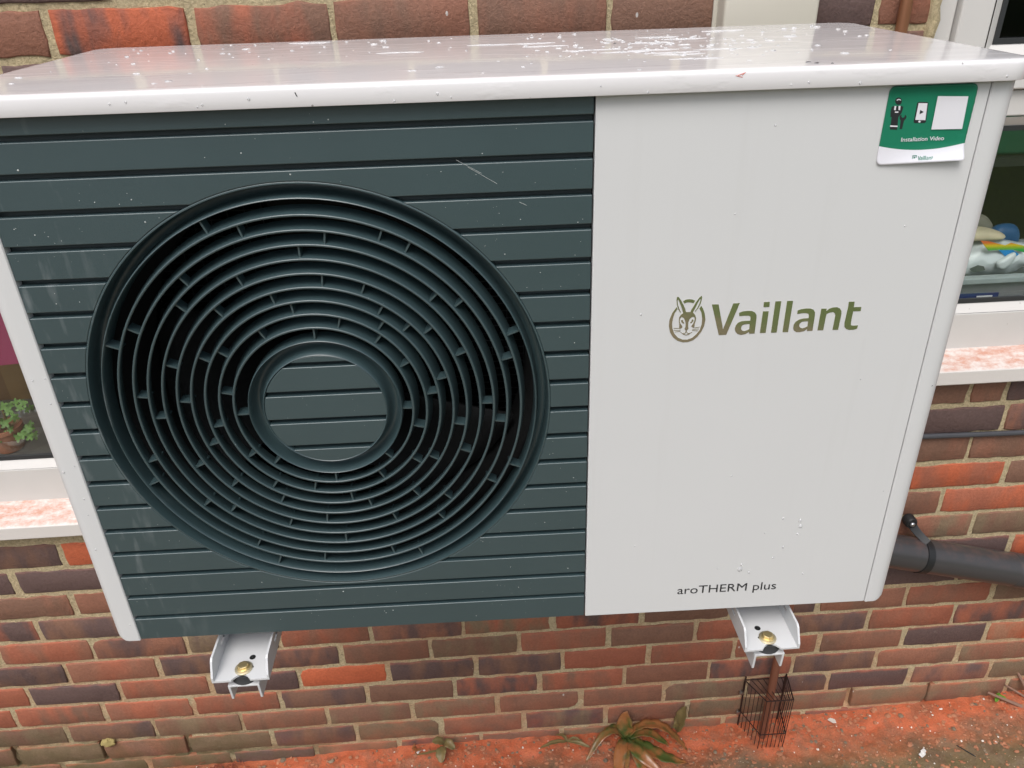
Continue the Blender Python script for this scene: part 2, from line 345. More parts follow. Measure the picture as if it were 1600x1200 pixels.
# colour of single bricks, by where they stand on the wall (x, z of the centre)
KNOWN = [(-.66, -.073, 'orange', 'red'), (.03, -.45-.075, 'orange', 'orange')]
SPEC = {(195, 45): ('orange', 'purple'), (40, 75): ('pink', 'pink'), (405, 45): ('brown', 'red'), (615, 45): ('rbrown', 'brown'), (835, 32): ('rbrown', 'brown'), (1050, 30): ('brown', 'brown'), (1310, 20): ('purple', 'purple'), (1420, 25): ('red', 'rbrown'),
 (60, 5): ('purple', 'brown'), (290, 5): ('purple', 'purple'), (600, 0): ('orange', 'rbrown'), (130, 865): ('orange', 'orange'), (50, 872): ('purple', 'brown'), (535, 1055): ('orange', 'orange'), (395, 1060): ('purple', 'purple'), (660, 1045): ('purple', 'brown'),
 (575, 1020): ('brown', 'rbrown'), (1540, 778): ('orange', 'red'), (1500, 742): ('orange', 'red'), (1590, 850): ('orange', 'red'), (1595, 985): ('orange', 'pink'), (1425, 965): ('red', 'rbrown'), (1560, 955): ('red', 'purple'), (1530, 655): ('purple', 'purple'), (1550, 615): ('brown', 'rbrown'),
 (1480, 617): ('brown', 'brown'), (1470, 700): ('brown', 'rbrown'), (1560, 695): ('rbrown', 'brown'), (1590, 740): ('brown', 'brown'), (1435, 783): ('brown', 'rbrown'), (1480, 820): ('rbrown', 'grey'), (1560, 818): ('brown', 'grey'), (1520, 845): ('purple', 'purple'),
 (1480, 990): ('purple', 'purple'), (1350, 1000): ('rbrown', 'brown'), (1430, 1025): ('rbrown', 'brown'), (1080, 1027): ('red', 'rbrown'), (1200, 1020): ('red', 'rbrown'), (1010, 990): ('brown', 'brown'), (890, 1000): ('red', 'rbrown'), (40, 910): ('red', 'rbrown'), (90, 908): ('purple', 'purple'),
 (60, 1015): ('red', 'rbrown'), (220, 1010): ('purple', 'rbrown'), (170, 1048): ('red', 'rbrown'), (50, 1055): ('purple', 'brown'), (100, 1115): ('red', 'brown'), (240, 1105): ('red', 'rbrown'), (350, 1098): ('red', 'rbrown'), (250, 1075): ('rbrown', 'red')}
def pick(n, cx, cz):
    px, py = proj(cx, W, cz); best = min(SPEC, key=lambda s: abs(s[0]-px)+2.5*abs(s[1]-py)); d = abs(best[0]-px)+2.5*abs(best[1]-py)
    if d < 75: return SPEC[best]
    if n >= 9: ch = ['grey', 'rbrown', 'brown', 'grey', 'brown', 'purple']
    elif n >= 5: ch = ['rbrown', 'brown', 'red', 'rbrown', 'purple', 'red', 'brown', 'purple', 'grey']
    else: ch = ['purple', 'brown', 'purple', 'rbrown', 'red']
    return R.choice(ch), R.choice(ch)
def brick_geo(x0, x1, z0, z1):
    # irregular outline, worn arrises; y grows into the wall
    w, h = x1-x0, z1-z0; n1 = max(3, int(w/.022)); P = []
    def jit(k=.0010): return R.gauss(0, k)
    c = .0025
    for i in range(n1+1): P.append([x0+w*i/n1, z0+jit()])
    for i in range(1, 3): P.append([x1+jit(), z0+h*i/3])
    for i in range(n1+1): P.append([x1-w*i/n1, z1+jit()])
    for i in range(1, 3): P.append([x0+jit(), z1-h*i/3])
    for k in (0, n1, n1+3, 2*n1+3):
        if k < len(P):
            cx, cz = (x0+x1)/2, (z0+z1)/2; P[k][0] += math.copysign(R.uniform(.000, .0022), cx-P[k][0]); P[k][1] += math.copysign(R.uniform(.000, .0018), cz-P[k][1])
    if R.random() < .10:   # a knocked corner
        k = R.choice((0, n1, n1+3, 2*n1+3)); cx, cz = (x0+x1)/2, (z0+z1)/2
        P[k][0] += math.copysign(.007, cx-P[k][0]); P[k][1] += math.copysign(.006, cz-P[k][1])
    m = len(P); cx, cz = (x0+x1)/2, (z0+z1)/2; tilt = R.gauss(0, .0006); yo = R.gauss(0, .0007)
    def ring(ins, y):
        return [(px-math.copysign(min(ins, abs(px-cx)), px-cx), y+yo+tilt*(px-cx)*4, pz-math.copysign(ins, pz-cz)) for px, pz in P]
    v = ring(.0030, 0)+ring(.0008, .0012)+ring(0, .0045)+ring(0, .022); f = [tuple(range(m))]
    for k in range(3):
        for i in range(m): f.append((k*m+i, k*m+(i+1) % m, (k+1)*m+(i+1) % m, (k+1)*m+i))
    return v, f
def paint(me, info):      # info: list of (first_face, last_face, x0,x1,z0,z1, colA, colB, seed, dx, dz)
    ca = me.color_attributes.new('tone', 'FLOAT_COLOR', 'CORNER'); cb = me.color_attributes.new('tone2', 'FLOAT_COLOR', 'CORNER'); uv = me.uv_layers.new(name='uv')
    for (fa, fb, x0, x1, z0, z1, A, B, s, dx, dz) in info:
        for q in me.polygons[fa:fb]:
            for li in q.loop_indices:
                co = me.vertices[me.loops[li].vertex_index].co
                ca.data[li].color = (*A, s); cb.data[li].color = (*B, s)
                uv.data[li].uv = ((co.x+dx-x0)/.215, (co.z+dz-z0)/(z1-z0))
UNIT_POLY = (-.02, .86, .0, 1.0)
def in_unit(px, py):      # rough outline of the heat pump as the photograph shows it
    poly = [(0, 150), (150, 76), (1340, 38), (1600, 90), (1598, 120), (1385, 925), (1352, 942), (215, 1002), (180, 990), (0, 500)]
    c = False; j = len(poly)-1
    for i in range(len(poly)):
        (xi, yi), (xj, yj) = poly[i], poly[j]
        if (yi > py) != (yj > py) and px < (xj-xi)*(py-yi)/(yj-yi)+xi: c = not c
        j = i
    return c
seen, rest = [], []
for n in range(-32, 13):
    cz = row_z(n); z0, z1 = cz-.0325, cz+.0325
    if n in ROW: o_ = ROW[n]
    else: o_ = .02+.1125*(n % 2)
    k0 = int((-2.9-o_)/PH); k1 = int((3.4-o_)/PH)
    for k in range(k0, k1):
        a = o_+k*PH+.0055+R.gauss(0, .0016); b = o_+(k+1)*PH-.0055+R.gauss(0, .0016); segs = [(a, b)]
        for (wx0, wx1, wz0, wz1) in (WL, WR):
            if z1 > wz0+.02 and z0 < wz1-.02:
                ns = []
                for (s0, s1) in segs:
                    if s1 <= wx0 or s0 >= wx1: ns.append((s0, s1)); continue
                    if s0 < wx0-.03: ns.append((s0, wx0-.004))
                    if s1 > wx1+.03: ns.append((wx1+.004, s1))
                segs = ns
        if n == -3 and segs and abs(a-1.381) < .02: pass
        for (s0, s1) in segs:
            if n == -3 and s0 < 1.30 < s1 and s1-s0 > .15: parts = [(s0, 1.2955), (1.3065, s1)]
            else: parts = [(s0, s1)]
            for (q0, q1) in parts:
                zz0 = z0+R.gauss(0, .0008); zz1 = z1+R.gauss(0, .0008); cx = (q0+q1)/2
                vis = False
                for tx in (q0+.02, cx, q1-.02):
                    for tz in (zz0, zz1):
                        X, Y = proj(tx, W, tz)
                        if -10 < X < 1610 and -10 < Y < 1210 and not in_unit(X, Y): vis = True
                (seen if vis else rest).append((n, q0, q1, zz0, zz1))
for (n, x0, x1, z0, z1) in seen:
    cx, cz = (x0+x1)/2, (z0+z1)/2; vf = brick_geo(x0, x1, z0, z1); a, b = pick(n, cx, cz)
    o = mk('brick', off(vf, (-cx, 0, -cz)), M['brick'], house, ang=60); o.location = (cx-HX, 0, cz-HZ)
    j = R.uniform(.88, 1.12); A = tuple(c*j for c in TONES[a]); B = tuple(c*j for c in TONES[b])
    paint(o.data, [(0, len(o.data.polygons), x0, x1, z0, z1, A, B, R.random(), cx, cz)])
V, F, info = [], [], []
for (n, x0, x1, z0, z1) in rest:
    v, f = brick_geo(x0, x1, z0, z1); k = len(V); f0 = len(F); V += v; F += [tuple(i+k for i in q) for q in f]
    a, b = pick(n, (x0+x1)/2, (z0+z1)/2); info.append((f0, len(F), x0, x1, z0, z1, TONES[a], TONES[b], R.random(), HX, HZ))
o = mk('brickwork', off((V, F), (-HX, 0, -HZ)), M['brick'], house, ang=60); o['kind'] = 'stuff'; paint(o.data, info)
# mortar: a lumpy sheet a few millimetres behind the brick faces, left out at the window openings
GAPS = [-1.0354, -.8104, -.5854, 1.2146, 1.4396]; v = []; f = []; st = .009
gx = np.arange(-2.9, 3.4, st); gz_ = np.arange(-.95, 2.4, st); nx = len(gx)
for z in gz_:
    for x in gx:
        xx = x+R.uniform(-.003, .003); zz = z+R.uniform(-.003, .003)
        gap = .016 if (-.79 < z < -.71 and any(abs(x-g_) < .0075 for g_ in GAPS)) else 0.
        v.append((x, W+gap+.0028+.0018*mnoise.noise((x*75, z*75, 1))+.0014*mnoise.noise((x*19, z*19, 4)), z))
def hole(x, z): return any(a+.002 < x < b-.006-.0 and c+.002 < z < d-.010 for a, b, c, d in (WL, WR))
for j in range(len(gz_)-1):
    for i in range(nx-1):
        if not hole(gx[i]+st/2, gz_[j]+st/2): f.append((j*nx+i, j*nx+i+1, (j+1)*nx+i+1, (j+1)*nx+i))
mk('mortar', hloc((v, f)), M['mortar'], house, ang=80)
# joint pointing missing here and there low on the wall: the dark gaps are real slots
# ---- windows
def frame_bar_h(x0, x1, z0, z1, y0, y1): return box(x0, x1, y0, y1, z0, z1)
def window(x0, x1, z0, z1, lip0, lip1, sillback, fr_top, label, jamb_right=True, jamb_left=True, transom=None, top=True):
    Y = W+.03
    fb = sillback
    fr = [box(x0+.002, x1-.002, Y, Y+.06, fb-.01, fr_top)]
    if jamb_left: fr += [box(x0+.002, x0+.052, Y, Y+.06, fr_top+.0005, z1-.052)]
    if jamb_right: fr += [box(x1-.050, x1-.002, Y, Y+.06, fr_top+.0005, z1-.052)]
    fr += [box(x0+.002, x1-.002, Y, Y+.06, z1-.051, z1-.002)]
    w_ = bev(mk('window', hloc(join(*fr)), M['upvc'], house), .004, 3); w_['label'] = label
    return w_, Y
# left window
wl_, Y = window(WL[0], WL[1], WL[2], WL[3], 0, 0, .062, .143, 'white plastic window with a pot plant behind the glass, left of the heat pump')
def bead(x0, x1, z0, z1, Y, wdt=.018, dep=.012):   # sloping glazing bead round an opening (outer x0..z1)
    v = []; f = []
    rings = [(0, Y+.0), (wdt, Y+dep), (wdt, Y+dep+.012)]
    for ins, y in rings: v += [(x0+ins, y, z0+ins), (x1-ins, y, z0+ins), (x1-ins, y, z1-ins), (x0+ins, y, z1-ins)]
    for k in range(2):
        for i in range(4): f.append((k*4+i, k*4+(i+1) % 4, k*4+4+(i+1) % 4, k*4+4+i))
    return v, f
def gask(x0, x1, z0, z1, Y, w):
    v = []
    for ins in (0, w): v += [(x0+ins, Y, z0+ins), (x1-ins, Y, z0+ins), (x1-ins, Y, z1-ins), (x0+ins, Y, z1-ins)]
    v2 = [(a, b+.006, c) for a, b, c in v]
    f = [(i, (i+1) % 4, 4+(i+1) % 4, 4+i) for i in range(4)]+[(8+i, 8+(i+1) % 4, 12+(i+1) % 4, 12+i) for i in range(4)]+[(4+i, 4+(i+1) % 4, 12+(i+1) % 4, 12+i) for i in range(4)]+[(i, (i+1) % 4, 8+(i+1) % 4, 8+i) for i in range(4)]
    return v+v2, f
def glazing(win, x0, x1, z0, z1, Y):
    mk('glazing_bead', hloc(bead(x0, x1, z0, z1, Y)), M['upvc'], win, smooth=False)
    mk('gasket', hloc(gask(x0+.018, x1-.018, z0+.018, z1-.018, Y+.010, .009)), M['gasket'], win, smooth=False)
    mk('glass_pane', hloc(box(x0+.02, x1-.02, Y+.018, Y+.022, z0+.02, z1-.02)), M['glass'], win, smooth=False)
glazing(wl_, WL[0]+.052, WL[1]-.050, .1435, WL[3]-.051, Y)
def sill(win, x0, x1, zl0, zl1, zb):
    prof = [(W-.032, zl0), (W-.036, zl0+.003), (W-.036, zl1-.004), (W-.032, zl1), (W+.034, zb), (W+.034, zb-.012), (W-.026, zl1-.014), (W-.026, zl0)]
    s = mk('sill', hloc(prism_x(prof, x0, x1)), M['sill'], win); return bev(s, .0015, 2)
sill(wl_, WL[0]-.03, WL[1]+.012, .004, .041, .0625)
# right window: fixed lower pane, upper opening sash
Y = W+.03
fr = [box(WR[0]+.002, WR[1]-.002, Y, Y+.06, .305, .397), box(WR[0]+.002, WR[0]+.052, Y, Y+.06, .3975, 2.24), box(WR[1]-.05, WR[1]-.002, Y, Y+.06, .3975, 2.24),
      box(WR[0]+.0525, WR[1]-.0505, Y, Y+.06, .791, .8375), box(WR[0]+.002, WR[1]-.002, Y, Y+.06, 2.2405, 2.298)]
wr_ = bev(mk('window', hloc(join(*fr)), M['upvc'], house), .004, 3); wr_['label'] = 'white plastic window with an upper sash and bags behind the lower glass, right of the heat pump'
glazing(wr_, WR[0]+.052, WR[1]-.05, .3975, .7905, Y)
s = join(box(WR[0]+.054, WR[0]+.112, Y-.012, Y+.05, .840, 2.235), box(WR[1]-.110, WR[1]-.052, Y-.012, Y+.05, .840, 2.235), box(WR[0]+.1125, WR[1]-.1105, Y-.012, Y+.05, .840, .897), box(WR[0]+.1125, WR[1]-.1105, Y-.012, Y+.05, 2.18, 2.235))
bev(mk('opening_sash', hloc(s), M['upvc'], wr_), .004, 3)
glazing(wr_, WR[0]+.112, WR[1]-.110, .8975, 2.1795, Y-.012)
sill(wr_, WR[0]-.03, WR[1]+.03, .262, .299, .317)
# mortar fillet sealing the frame to the brick reveal at the top right
pts = [(WR[0]-.004+R.uniform(-.003, .003), W+.004, .60+.02*i) for i in range(60)]
mk('pointing', hloc(tube(pts, [R.uniform(.007, .013) for _ in pts], 7)), M['mortar'], house)
# rooms behind the glass
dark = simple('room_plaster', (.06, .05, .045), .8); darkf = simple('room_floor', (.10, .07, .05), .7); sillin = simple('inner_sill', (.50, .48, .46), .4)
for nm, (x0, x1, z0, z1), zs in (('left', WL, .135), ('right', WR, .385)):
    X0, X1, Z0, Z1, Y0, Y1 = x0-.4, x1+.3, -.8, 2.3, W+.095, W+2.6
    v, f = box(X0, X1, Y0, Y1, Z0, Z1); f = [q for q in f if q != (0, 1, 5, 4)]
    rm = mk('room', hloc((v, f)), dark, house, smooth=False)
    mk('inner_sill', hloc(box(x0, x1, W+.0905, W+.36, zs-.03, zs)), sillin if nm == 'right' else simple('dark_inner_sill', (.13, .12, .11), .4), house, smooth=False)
# ================================================================== services on the wall
tr_ = thing('pipe_trunking', 'square cream plastic trunking running up the wall behind the heat pump lid', 'trunking', (.745, W, .70))
def tl(vf, o): return off(vf, (-o.location[0], -o.location[1], -o.location[2]))
prof = rrect(.668, .822, W-.047, W-.001, .006, 3)
mk('cover', tl(prism_z(prof, .70, 2.35), tr_), M['cream'], tr_)
mk('backplate', tl(box(.662, .828, W-.0055, W-.0015, .70, 2.35), tr_), M['cream'], tr_, smooth=False)
cp = mk('copper_pipe', off(tube([(.981, W-.014, .45), (.981, W-.014, 2.35)], .0100, 14), (-.981, -W, -.45)), M['copper']); cp.location = (.981, W, .45)
tag(cp, 'thin vertical copper pipe on the red brick beside the upper window', 'pipe')
# black overflow / drain pipe with its clip
dr = thing('drain_pipe', 'thick black plastic drain pipe sloping down the wall right of the heat pump', 'pipe', (1.19, W-.045, -.20))
d0 = Vector((.80, W-.048, -.069)); d1 = Vector((3.0, W-.048, -.654))
mk('pipe', tl(tube([d0, d1-(d1-d0).normalized()*.0], .0405, 36), dr), M['drain'], dr)
dd = (d1-d0).normalized()
d3 = d0+dd*.62
mk('socket', tl(tube([d3+dd*.10, d3+dd*.104, d3+dd*.20, d3+dd*1.4], [.0403, .0418, .0418, .0418], 36), dr), M['drain'], dr)
c0 = d0+dd*.478
cl = mk('pipe_clip', tl(tube([c0-dd*.0095, c0-dd*.0085, c0+dd*.0085, c0+dd*.0095], [.0405, .0428, .0428, .0405], 36), dr), M['black'], dr)
ear = []
tabp = [c0+Vector((.006, -.006, .042)), c0+Vector((-.002, .004, .048)), c0+Vector((-.014, .016, .060)), c0+Vector((-.024, .026, .074)), c0+Vector((-.029, .030, .083))]
def strap(pts, wdir, w, th):
    v = []; f = []; pts = [Vector(p) for p in pts]
    for i, p in enumerate(pts):
        tt = (pts[min(i+1, len(pts)-1)]-pts[max(i-1, 0)]).normalized(); wd = Vector(wdir); wd = (wd-tt*wd.dot(tt)).normalized(); nn = tt.cross(wd)
        wi = w[i] if isinstance(w, (list, tuple)) else w
        for a, b in ((-1, -1), (1, -1), (1, 1), (-1, 1)): v.append(tuple(p+wd*a*wi/2+nn*b*th/2))
    n = len(pts)
    for i in range(n-1):
        for k in range(4): f.append((i*4+k, i*4+(k+1) % 4, i*4+4+(k+1) % 4, i*4+4+k))
    f += [(0, 1, 2, 3), tuple(range(4*n-1, 4*n-5, -1))]
    return v, f
mk('clip_strap', tl(strap(tabp, (1, 0, .2), [.017, .017, .018, .020, .018], .004), dr), M['black'], dr)
e0 = c0+Vector((-.029, .026, .082))
mk('clip_eye', tl(lathe_y([(.0005, e0.y-.010), (.012, e0.y-.009), (.0145, e0.y-.005), (.0145, e0.y+.012)], e0.x, e0.z, 20), dr), M['black'], dr)
mk('screw', tl(lathe_y([(.0004, e0.y-.015), (.004, e0.y-.0145), (.0058, e0.y-.0125), (.006, e0.y-.010)], e0.x, e0.z, 14), dr), M['steel'], dr)
pts = [(x, W-.007-.0015*math.sin(x*9), .118+.0025*math.sin(x*7+1)-.004*(x-1.2)) for x in np.arange(.6, 3.2, .05)]
cb = mk('cable', tube([(a-1.2, b-W, c-.118) for a, b, c in pts], .0062, 10), M['cable']); cb.location = (1.2, W, .118)
tag(cb, 'thin dark grey cable fixed along the bricks under the right window sill', 'cable')
# ---- things behind the glass
def pillow(poly, y, th, n=4, squash=1.0):   # closed lumpy body from an outline in x,z
    P = [Vector((a, b)) for a, b in poly]; c = sum(P, Vector((0, 0)))/len(P); m = len(P)
    lv = [(1, 0), (.93, .45), (.75, .78), (.45, .95), (.15, 1)]
    v = []; f = []
    for sgn in (-1, 1):
        for s, h in lv: v += [(c.x+(p.x-c.x)*s, y+sgn*th/2*h*squash, c.y+(p.y-c.y)*s) for p in P]
    L = len(lv)
    for q in range(2):
        for k in range(L-1):
            for i in range(m): f.append(((q*L+k)*m+i, (q*L+k)*m+(i+1) % m, (q*L+k+1)*m+(i+1) % m, (q*L+k+1)*m+i))
        f.append(tuple((q*L+L-1)*m+i for i in range(m)))
    for i in range(m): f.append((i, (i+1) % m, L*m+(i+1) % m, L*m+i))
    return v, f
def soft(o, lv=2):
    m = o.modifiers.new('subsurf', 'SUBSURF'); m.levels = lv; m.render_levels = lv; return o
yb = W+.16
def shift(poly, y, y2):      # keep an outline at its place when its depth changes a little
    k = (y2-CAM.y)/(y-CAM.y); return [(CAM.x+(a-CAM.x)*k, CAM.z+(b-CAM.z)*k) for a, b in poly]
plw = simple('white_plastic_bag', (.62, .66, .68), .28, var=.05, bump=.2)
def on_sill(name, label, cat, x, y, z=.385): return thing(name, label, cat, (x, y, z))
tray = on_sill('storage_tray', 'grey plastic tray standing on the inner sill behind the right window', 'tray', 1.35, W+.16, .386)
tm = simple('grey_tray_plastic', (.17, .18, .185), .4); tm2 = simple('light_tray_rim', (.33, .37, .38), .35)
mk('body', tl(join(box(1.10, 1.75, W+.075+.018, W+.0985, .387, .436), box(1.10, 1.75, W+.099, W+.30, .387, .394), box(1.10, 1.75, W+.296, W+.30, .3945, .436)), tray), tm, tray, smooth=False)
bev(mk('rim', tl(join(box(1.09, 1.76, W+.083, W+.104, .437, .451), box(1.09, 1.76, W+.290, W+.310, .437, .451)), tray), tm2, tray), .003, 2)
mk('step', tl(box(1.11, 1.74, W+.0905, W+.0927, .400, .414), tray), tm, tray, smooth=False)
lb = mk('label', tl(box(1.215, 1.366, W+.0885, W+.0902, .401, .4145), tray), simple('blue_label', (.012, .03, .12), .4), tray, smooth=False)
mk('label_strip', tl(join(box(1.20, 1.372, W+.0882, W+.0899, .3945, .4005), box(1.318, 1.352, W+.0872, W+.0883, .4015, .409)), tray), simple('white_label', (.6, .6, .62), .4), tray, smooth=False)
bag = on_sill('plastic_bag', 'white plastic bag with a rainbow printed band lying in the tray', 'bag', 1.40, yb, .44)
B = [[1.25,.425],[1.3305,.4286],[1.3372,.4492],[1.3405,.4727],[1.3411,.5056],[1.3597,.5066],[1.4037,.5054],[1.4128,.5001],[1.4461,.4908],[1.53,.487],[1.53,.46],[1.4464,.4516],[1.4367,.4372],[1.4253,.4308],[1.4109,.4295],[1.35,.428]]
B = [(a, b) for a, b in B]; B[2] = (1.29, .4492); B = [(1.25, .425), (1.27, .47), (1.33, .5056), (1.3597, .5066), (1.4037, .5054), (1.4461, .4908), (1.53, .487), (1.53, .46), (1.4464, .4516), (1.4367, .4372), (1.4253, .4308), (1.35, .426)]
bb_ = soft(mk('body', tl(pillow(B, yb, .07), bag), plw, bag), 3)
tx_ = bpy.data.textures.new('crumple', 'VORONOI'); tx_.noise_scale = .035; dm = bb_.modifiers.new('crumple', 'DISPLACE'); dm.texture = tx_; dm.strength = .010; dm.mid_level = .5
for nm, poly, colr, yy in (('rainbow_print', [[1.3427,.5064],[1.3603,.5046],[1.4016,.493],[1.4134,.4982],[1.4445,.4899],[1.449,.4751],[1.4219,.4823],[1.389,.4839],[1.3663,.4831]], None, -.036),
                       ('blue_print', [[1.3892,.4829],[1.4222,.4813],[1.4385,.4717],[1.4237,.4567]], (.01, .26, .62), -.0365)):
    if colr is None:
        tt = NT('rainbow_ink'); g = tt.n('TexCoord'); sx = tt.n('SeparateXYZ'); tt.l(g.outputs['Generated'], sx.inputs[0])
        fq = tt.math('ADD', tt.math('ADD', tt.math('MULTIPLY', sx.outputs['Z'], 1.5), -.45), tt.math('MULTIPLY', sx.outputs['X'], .15))
        tt.set(Base_Color=tt.ramp(fq, [(.0, (.02, .38, .08)), (.25, (.30, .48, .03)), (.5, (.75, .58, .02)), (.8, (.75, .16, .04))]), Roughness=.3); mm = tt.m
    else: mm = simple('blue_ink', colr, .3)
    mk(nm, tl(prism_y(shift(poly, yb, yb+yy), yb+yy-.001, yb+yy+.0005), bag), mm, bag, smooth=False, tri=True)
soft(mk('handle', tl(pillow(shift([[1.3908,.454],[1.4039,.4611],[1.4237,.4776],[1.432,.4753],[1.4341,.4655],[1.4208,.4426],[1.4098,.4363],[1.3989,.4388]], yb, yb-.045), yb-.045, .016), bag), plw, bag))
pr_ = [[1.335,.442],[1.352,.450],[1.366,.447],[1.372,.438],[1.358,.434],[1.345,.434]]
mk('printed_ring', tl(prism_y(shift(pr_, yb, yb-.0375), yb-.0385, yb-.0370), bag), simple('grey_ink', (.10, .12, .11), .4), bag, smooth=False, tri=True)
def lump(name, label, cat, poly, y, th, mat, base_z):
    c = sum(a for a, b in poly)/len(poly); o = soft(mk(name, off(pillow(poly, y, th), (-c, -y, -base_z)), mat)); o.location = (c, y, base_z); tag(o, label, cat); return o
lump('rolled_cloth', 'cream rolled cloth lying on the white bag behind the glass', 'cloth', [(1.26, .509), (1.28, .53), (1.3343, .537), (1.3661, .531), (1.3962, .5182), (1.3991, .5114), (1.3877, .5081), (1.3422, .5075)], yb+.005, .05, simple('cream_cloth', (.60, .52, .36), .6, bump=.2), .507)
lump('blue_packet', 'dark blue packet standing behind the white bag', 'packet', [[1.40,.46],[1.4179,.5088],[1.4408,.5157],[1.4786,.5149],[1.4905,.4713],[1.48,.45]], yb+.08, .04, simple('blue_packet', (.02, .11, .28), .4), .45)
lump('beige_box', 'beige folded sack behind the cream cloth inside the right window', 'sack', [(1.28, .47), (1.30, .53), (1.379, .5361), (1.3938, .5352), (1.4137, .5265), (1.4228, .5169), (1.4399, .4984), (1.43, .46)], yb+.10, .03, simple('beige_sack', (.32, .29, .23), .6), .46)
gb = thing('green_crate', 'dark green crate deep in the room behind the right window', 'crate', (1.60, W+.50, .40))
gm = simple('dark_green_plastic', (.012, .085, .045), .4)
bev(mk('box', tl(box(1.38, 2.1, W+.42, W+.70, .62, .70), gb), gm, gb), .01); mk('shelf', tl(box(1.2, 2.2, W+.40, W+.72, .60, .6195), gb), simple('dark_shelf', (.02, .022, .02), .5), gb, smooth=False)
# pot plant behind the left glass
pl = thing('pot_plant', 'bright green leafy plant in a clear tray behind the left window', 'plant', (-.80, W+.13, .136))
mk('pot', tl(lathe_z([(.001, .137), (.026, .137), (.036, .185), (.039, .186), (.039, .195), (.034, .195), (.033, .188), (.001, .186)], -.815, W+.13, 24), pl), simple('terracotta_pot', (.42, .17, .10), .7), pl)
tt = NT('clear_tray'); tt.t.nodes.remove(tt.b); a_ = tt.n('BsdfTransparent'); b_ = tt.n('BsdfGlossy', Roughness=.08); m_ = tt.n('MixShader'); m_.inputs[0].default_value = .22; tt.l(a_.outputs[0], m_.inputs[1]); tt.l(b_.outputs[0], m_.inputs[2]); tt.l(m_.outputs[0], tt.out.inputs[0])
mk('clear_tray', tl(lathe_z([(.055, .138), (.075, .180), (.078, .181)], -.79, W+.16, 28), pl), tt.m, pl)
leafm = NT('pot_leaf'); lp = leafm.obj(); leafm.set(Base_Color=leafm.mix(leafm.noise(lp, 60), (.04, .10, .012), (.14, .27, .04)), Roughness=.45); LM = leafm.m
stm = simple('plant_stem', (.20, .13, .06), .7)
for (sx_, sz_, ex, ez) in ((-.815, .19, -.795, .245), (-.815, .19, -.765, .215), (-.81, .19, -.85, .25), (-.81, .19, -.775, .175)):
    mk('stem', tl(tube([(sx_, W+.13, sz_), ((sx_+ex)/2+.006, W+.125, (sz_+ez)/2), (ex, W+.12, ez)], [.004, .003, .002], 6), pl), stm, pl)
for i in range(80):
    x = R.uniform(-.87, -.742); z = R.uniform(.175, .258); y = W+.115+R.uniform(-.02, .03)
    r_ = R.uniform(.006, .012); a0 = R.uniform(0, 6.3); n_ = 9; poly = []
    for k in range(n_*2):
        a = a0+math.pi*k/n_; rr = r_*(1.0 if k % 4 in (1, 2) else (.45 if k % 4 == 0 else .8)); poly.append((rr*math.cos(a), rr*math.sin(a)))
    tx, ty = R.uniform(-.7, .7), R.uniform(-.6, .6)
    vv = [(0, 0, -.002)]+[(a, b*.5+a*ty*.3, b*.85+a*tx*.2) for a, b in poly]
    vv = [(x+a, y+b, z+c) for a, b, c in vv]; m = len(poly)
    mk('leaf', tl((vv, [(0, 1+k, 1+(k+1) % m) for k in range(m)]), pl), LM, pl)
pk = mk('curtain', off(prism_y([(-1.05, .30), (-.765, .312), (-.75, .40), (-.78, .55), (-1.05, .6)], W+.20, W+.215), (.9, -W-.2, -.30)), simple('magenta_cloth', (.30, .03, .10), .7), smooth=False, tri=True); pk.location = (-.9, W+.2, .30)
tag(pk, 'magenta cloth hanging inside the left window above the plant', 'cloth')
ch = thing('reflection_backdrop', 'brown wooden cabinet put in behind the pot plant for a reflection in the glass', 'backdrop', (-.9, W+.75, .1))  # brown box added in place of a brown shelf reflected in the left pane
mk('backdrop_body', tl(box(-1.5, -.2, W+.55, W+.95, -.6, .40), ch), simple('brown_wood', (.17, .085, .035), .5, sc=9), ch, smooth=False)
mk('backdrop_front', tl(join(box(-1.05, -.72, W+.54, W+.5495, -.4, .33), box(-.70, -.40, W+.54, W+.5495, -.4, .33)), ch), simple('brown_front', (.23, .13, .05), .5, sc=9), ch, smooth=False)
# ================================================================== the heat pump
UB = (.265, .225, .2394)          # its base point in the casing's own axes
A_, B_ = -.0159, -.0186
MU = Matrix.Rotation(A_, 3, 'Z') @ Matrix.Rotation(B_, 3, 'X'); O_ = Vector((.25, 0, .6))
hp = thing('heat_pump', 'white and slate grey outdoor heat pump with round fan grille on brick wall', 'heat pump', tuple(MU @ (Vector(UB)-O_)+O_))
hp.rotation_euler = (B_, 0, A_)
def U(vf): return off(vf, (-UB[0], -UB[1], -UB[2]))
XL, XR, XD, XS = -.2546, .8225, .3805, .7896
ZT, ZB = .953, .2400
def side_panel(xi, xo, rad=.020):
    s = 1 if xo > xi else -1; n = 8
    plan = [(xi, .012), (xi, .0012), (xi+s*.0012, 0)]+[(xo-s*rad+s*rad*math.sin(math.pi/2*k/n), rad-rad*math.cos(math.pi/2*k/n)) for k in range(n+1)]+[(xo, .12), (xo, .30), (xo, .445), (xo-s*.03, .447)]
    lv = []; rb = .020
    for k in range(7): a = math.pi/2*k/6; lv.append((ZB-.0006+rb*(1-math.cos(a)), rb*(1-math.sin(a))))
    lv += [(.30+i*(ZT-.30)/6, 0) for i in range(7)]
    v = []; f = []; m = len(plan)
    for z, ins in lv:
        for x, y in plan:
            xm = xo-s*ins; v.append(((min(x, xm) if s > 0 else max(x, xm)), y, z))
    for j in range(len(lv)-1):
        for i in range(m-1): f.append((j*m+i, j*m+i+1, (j+1)*m+i+1, (j+1)*m+i))
    f.append(tuple(range(m)))
    return v, f
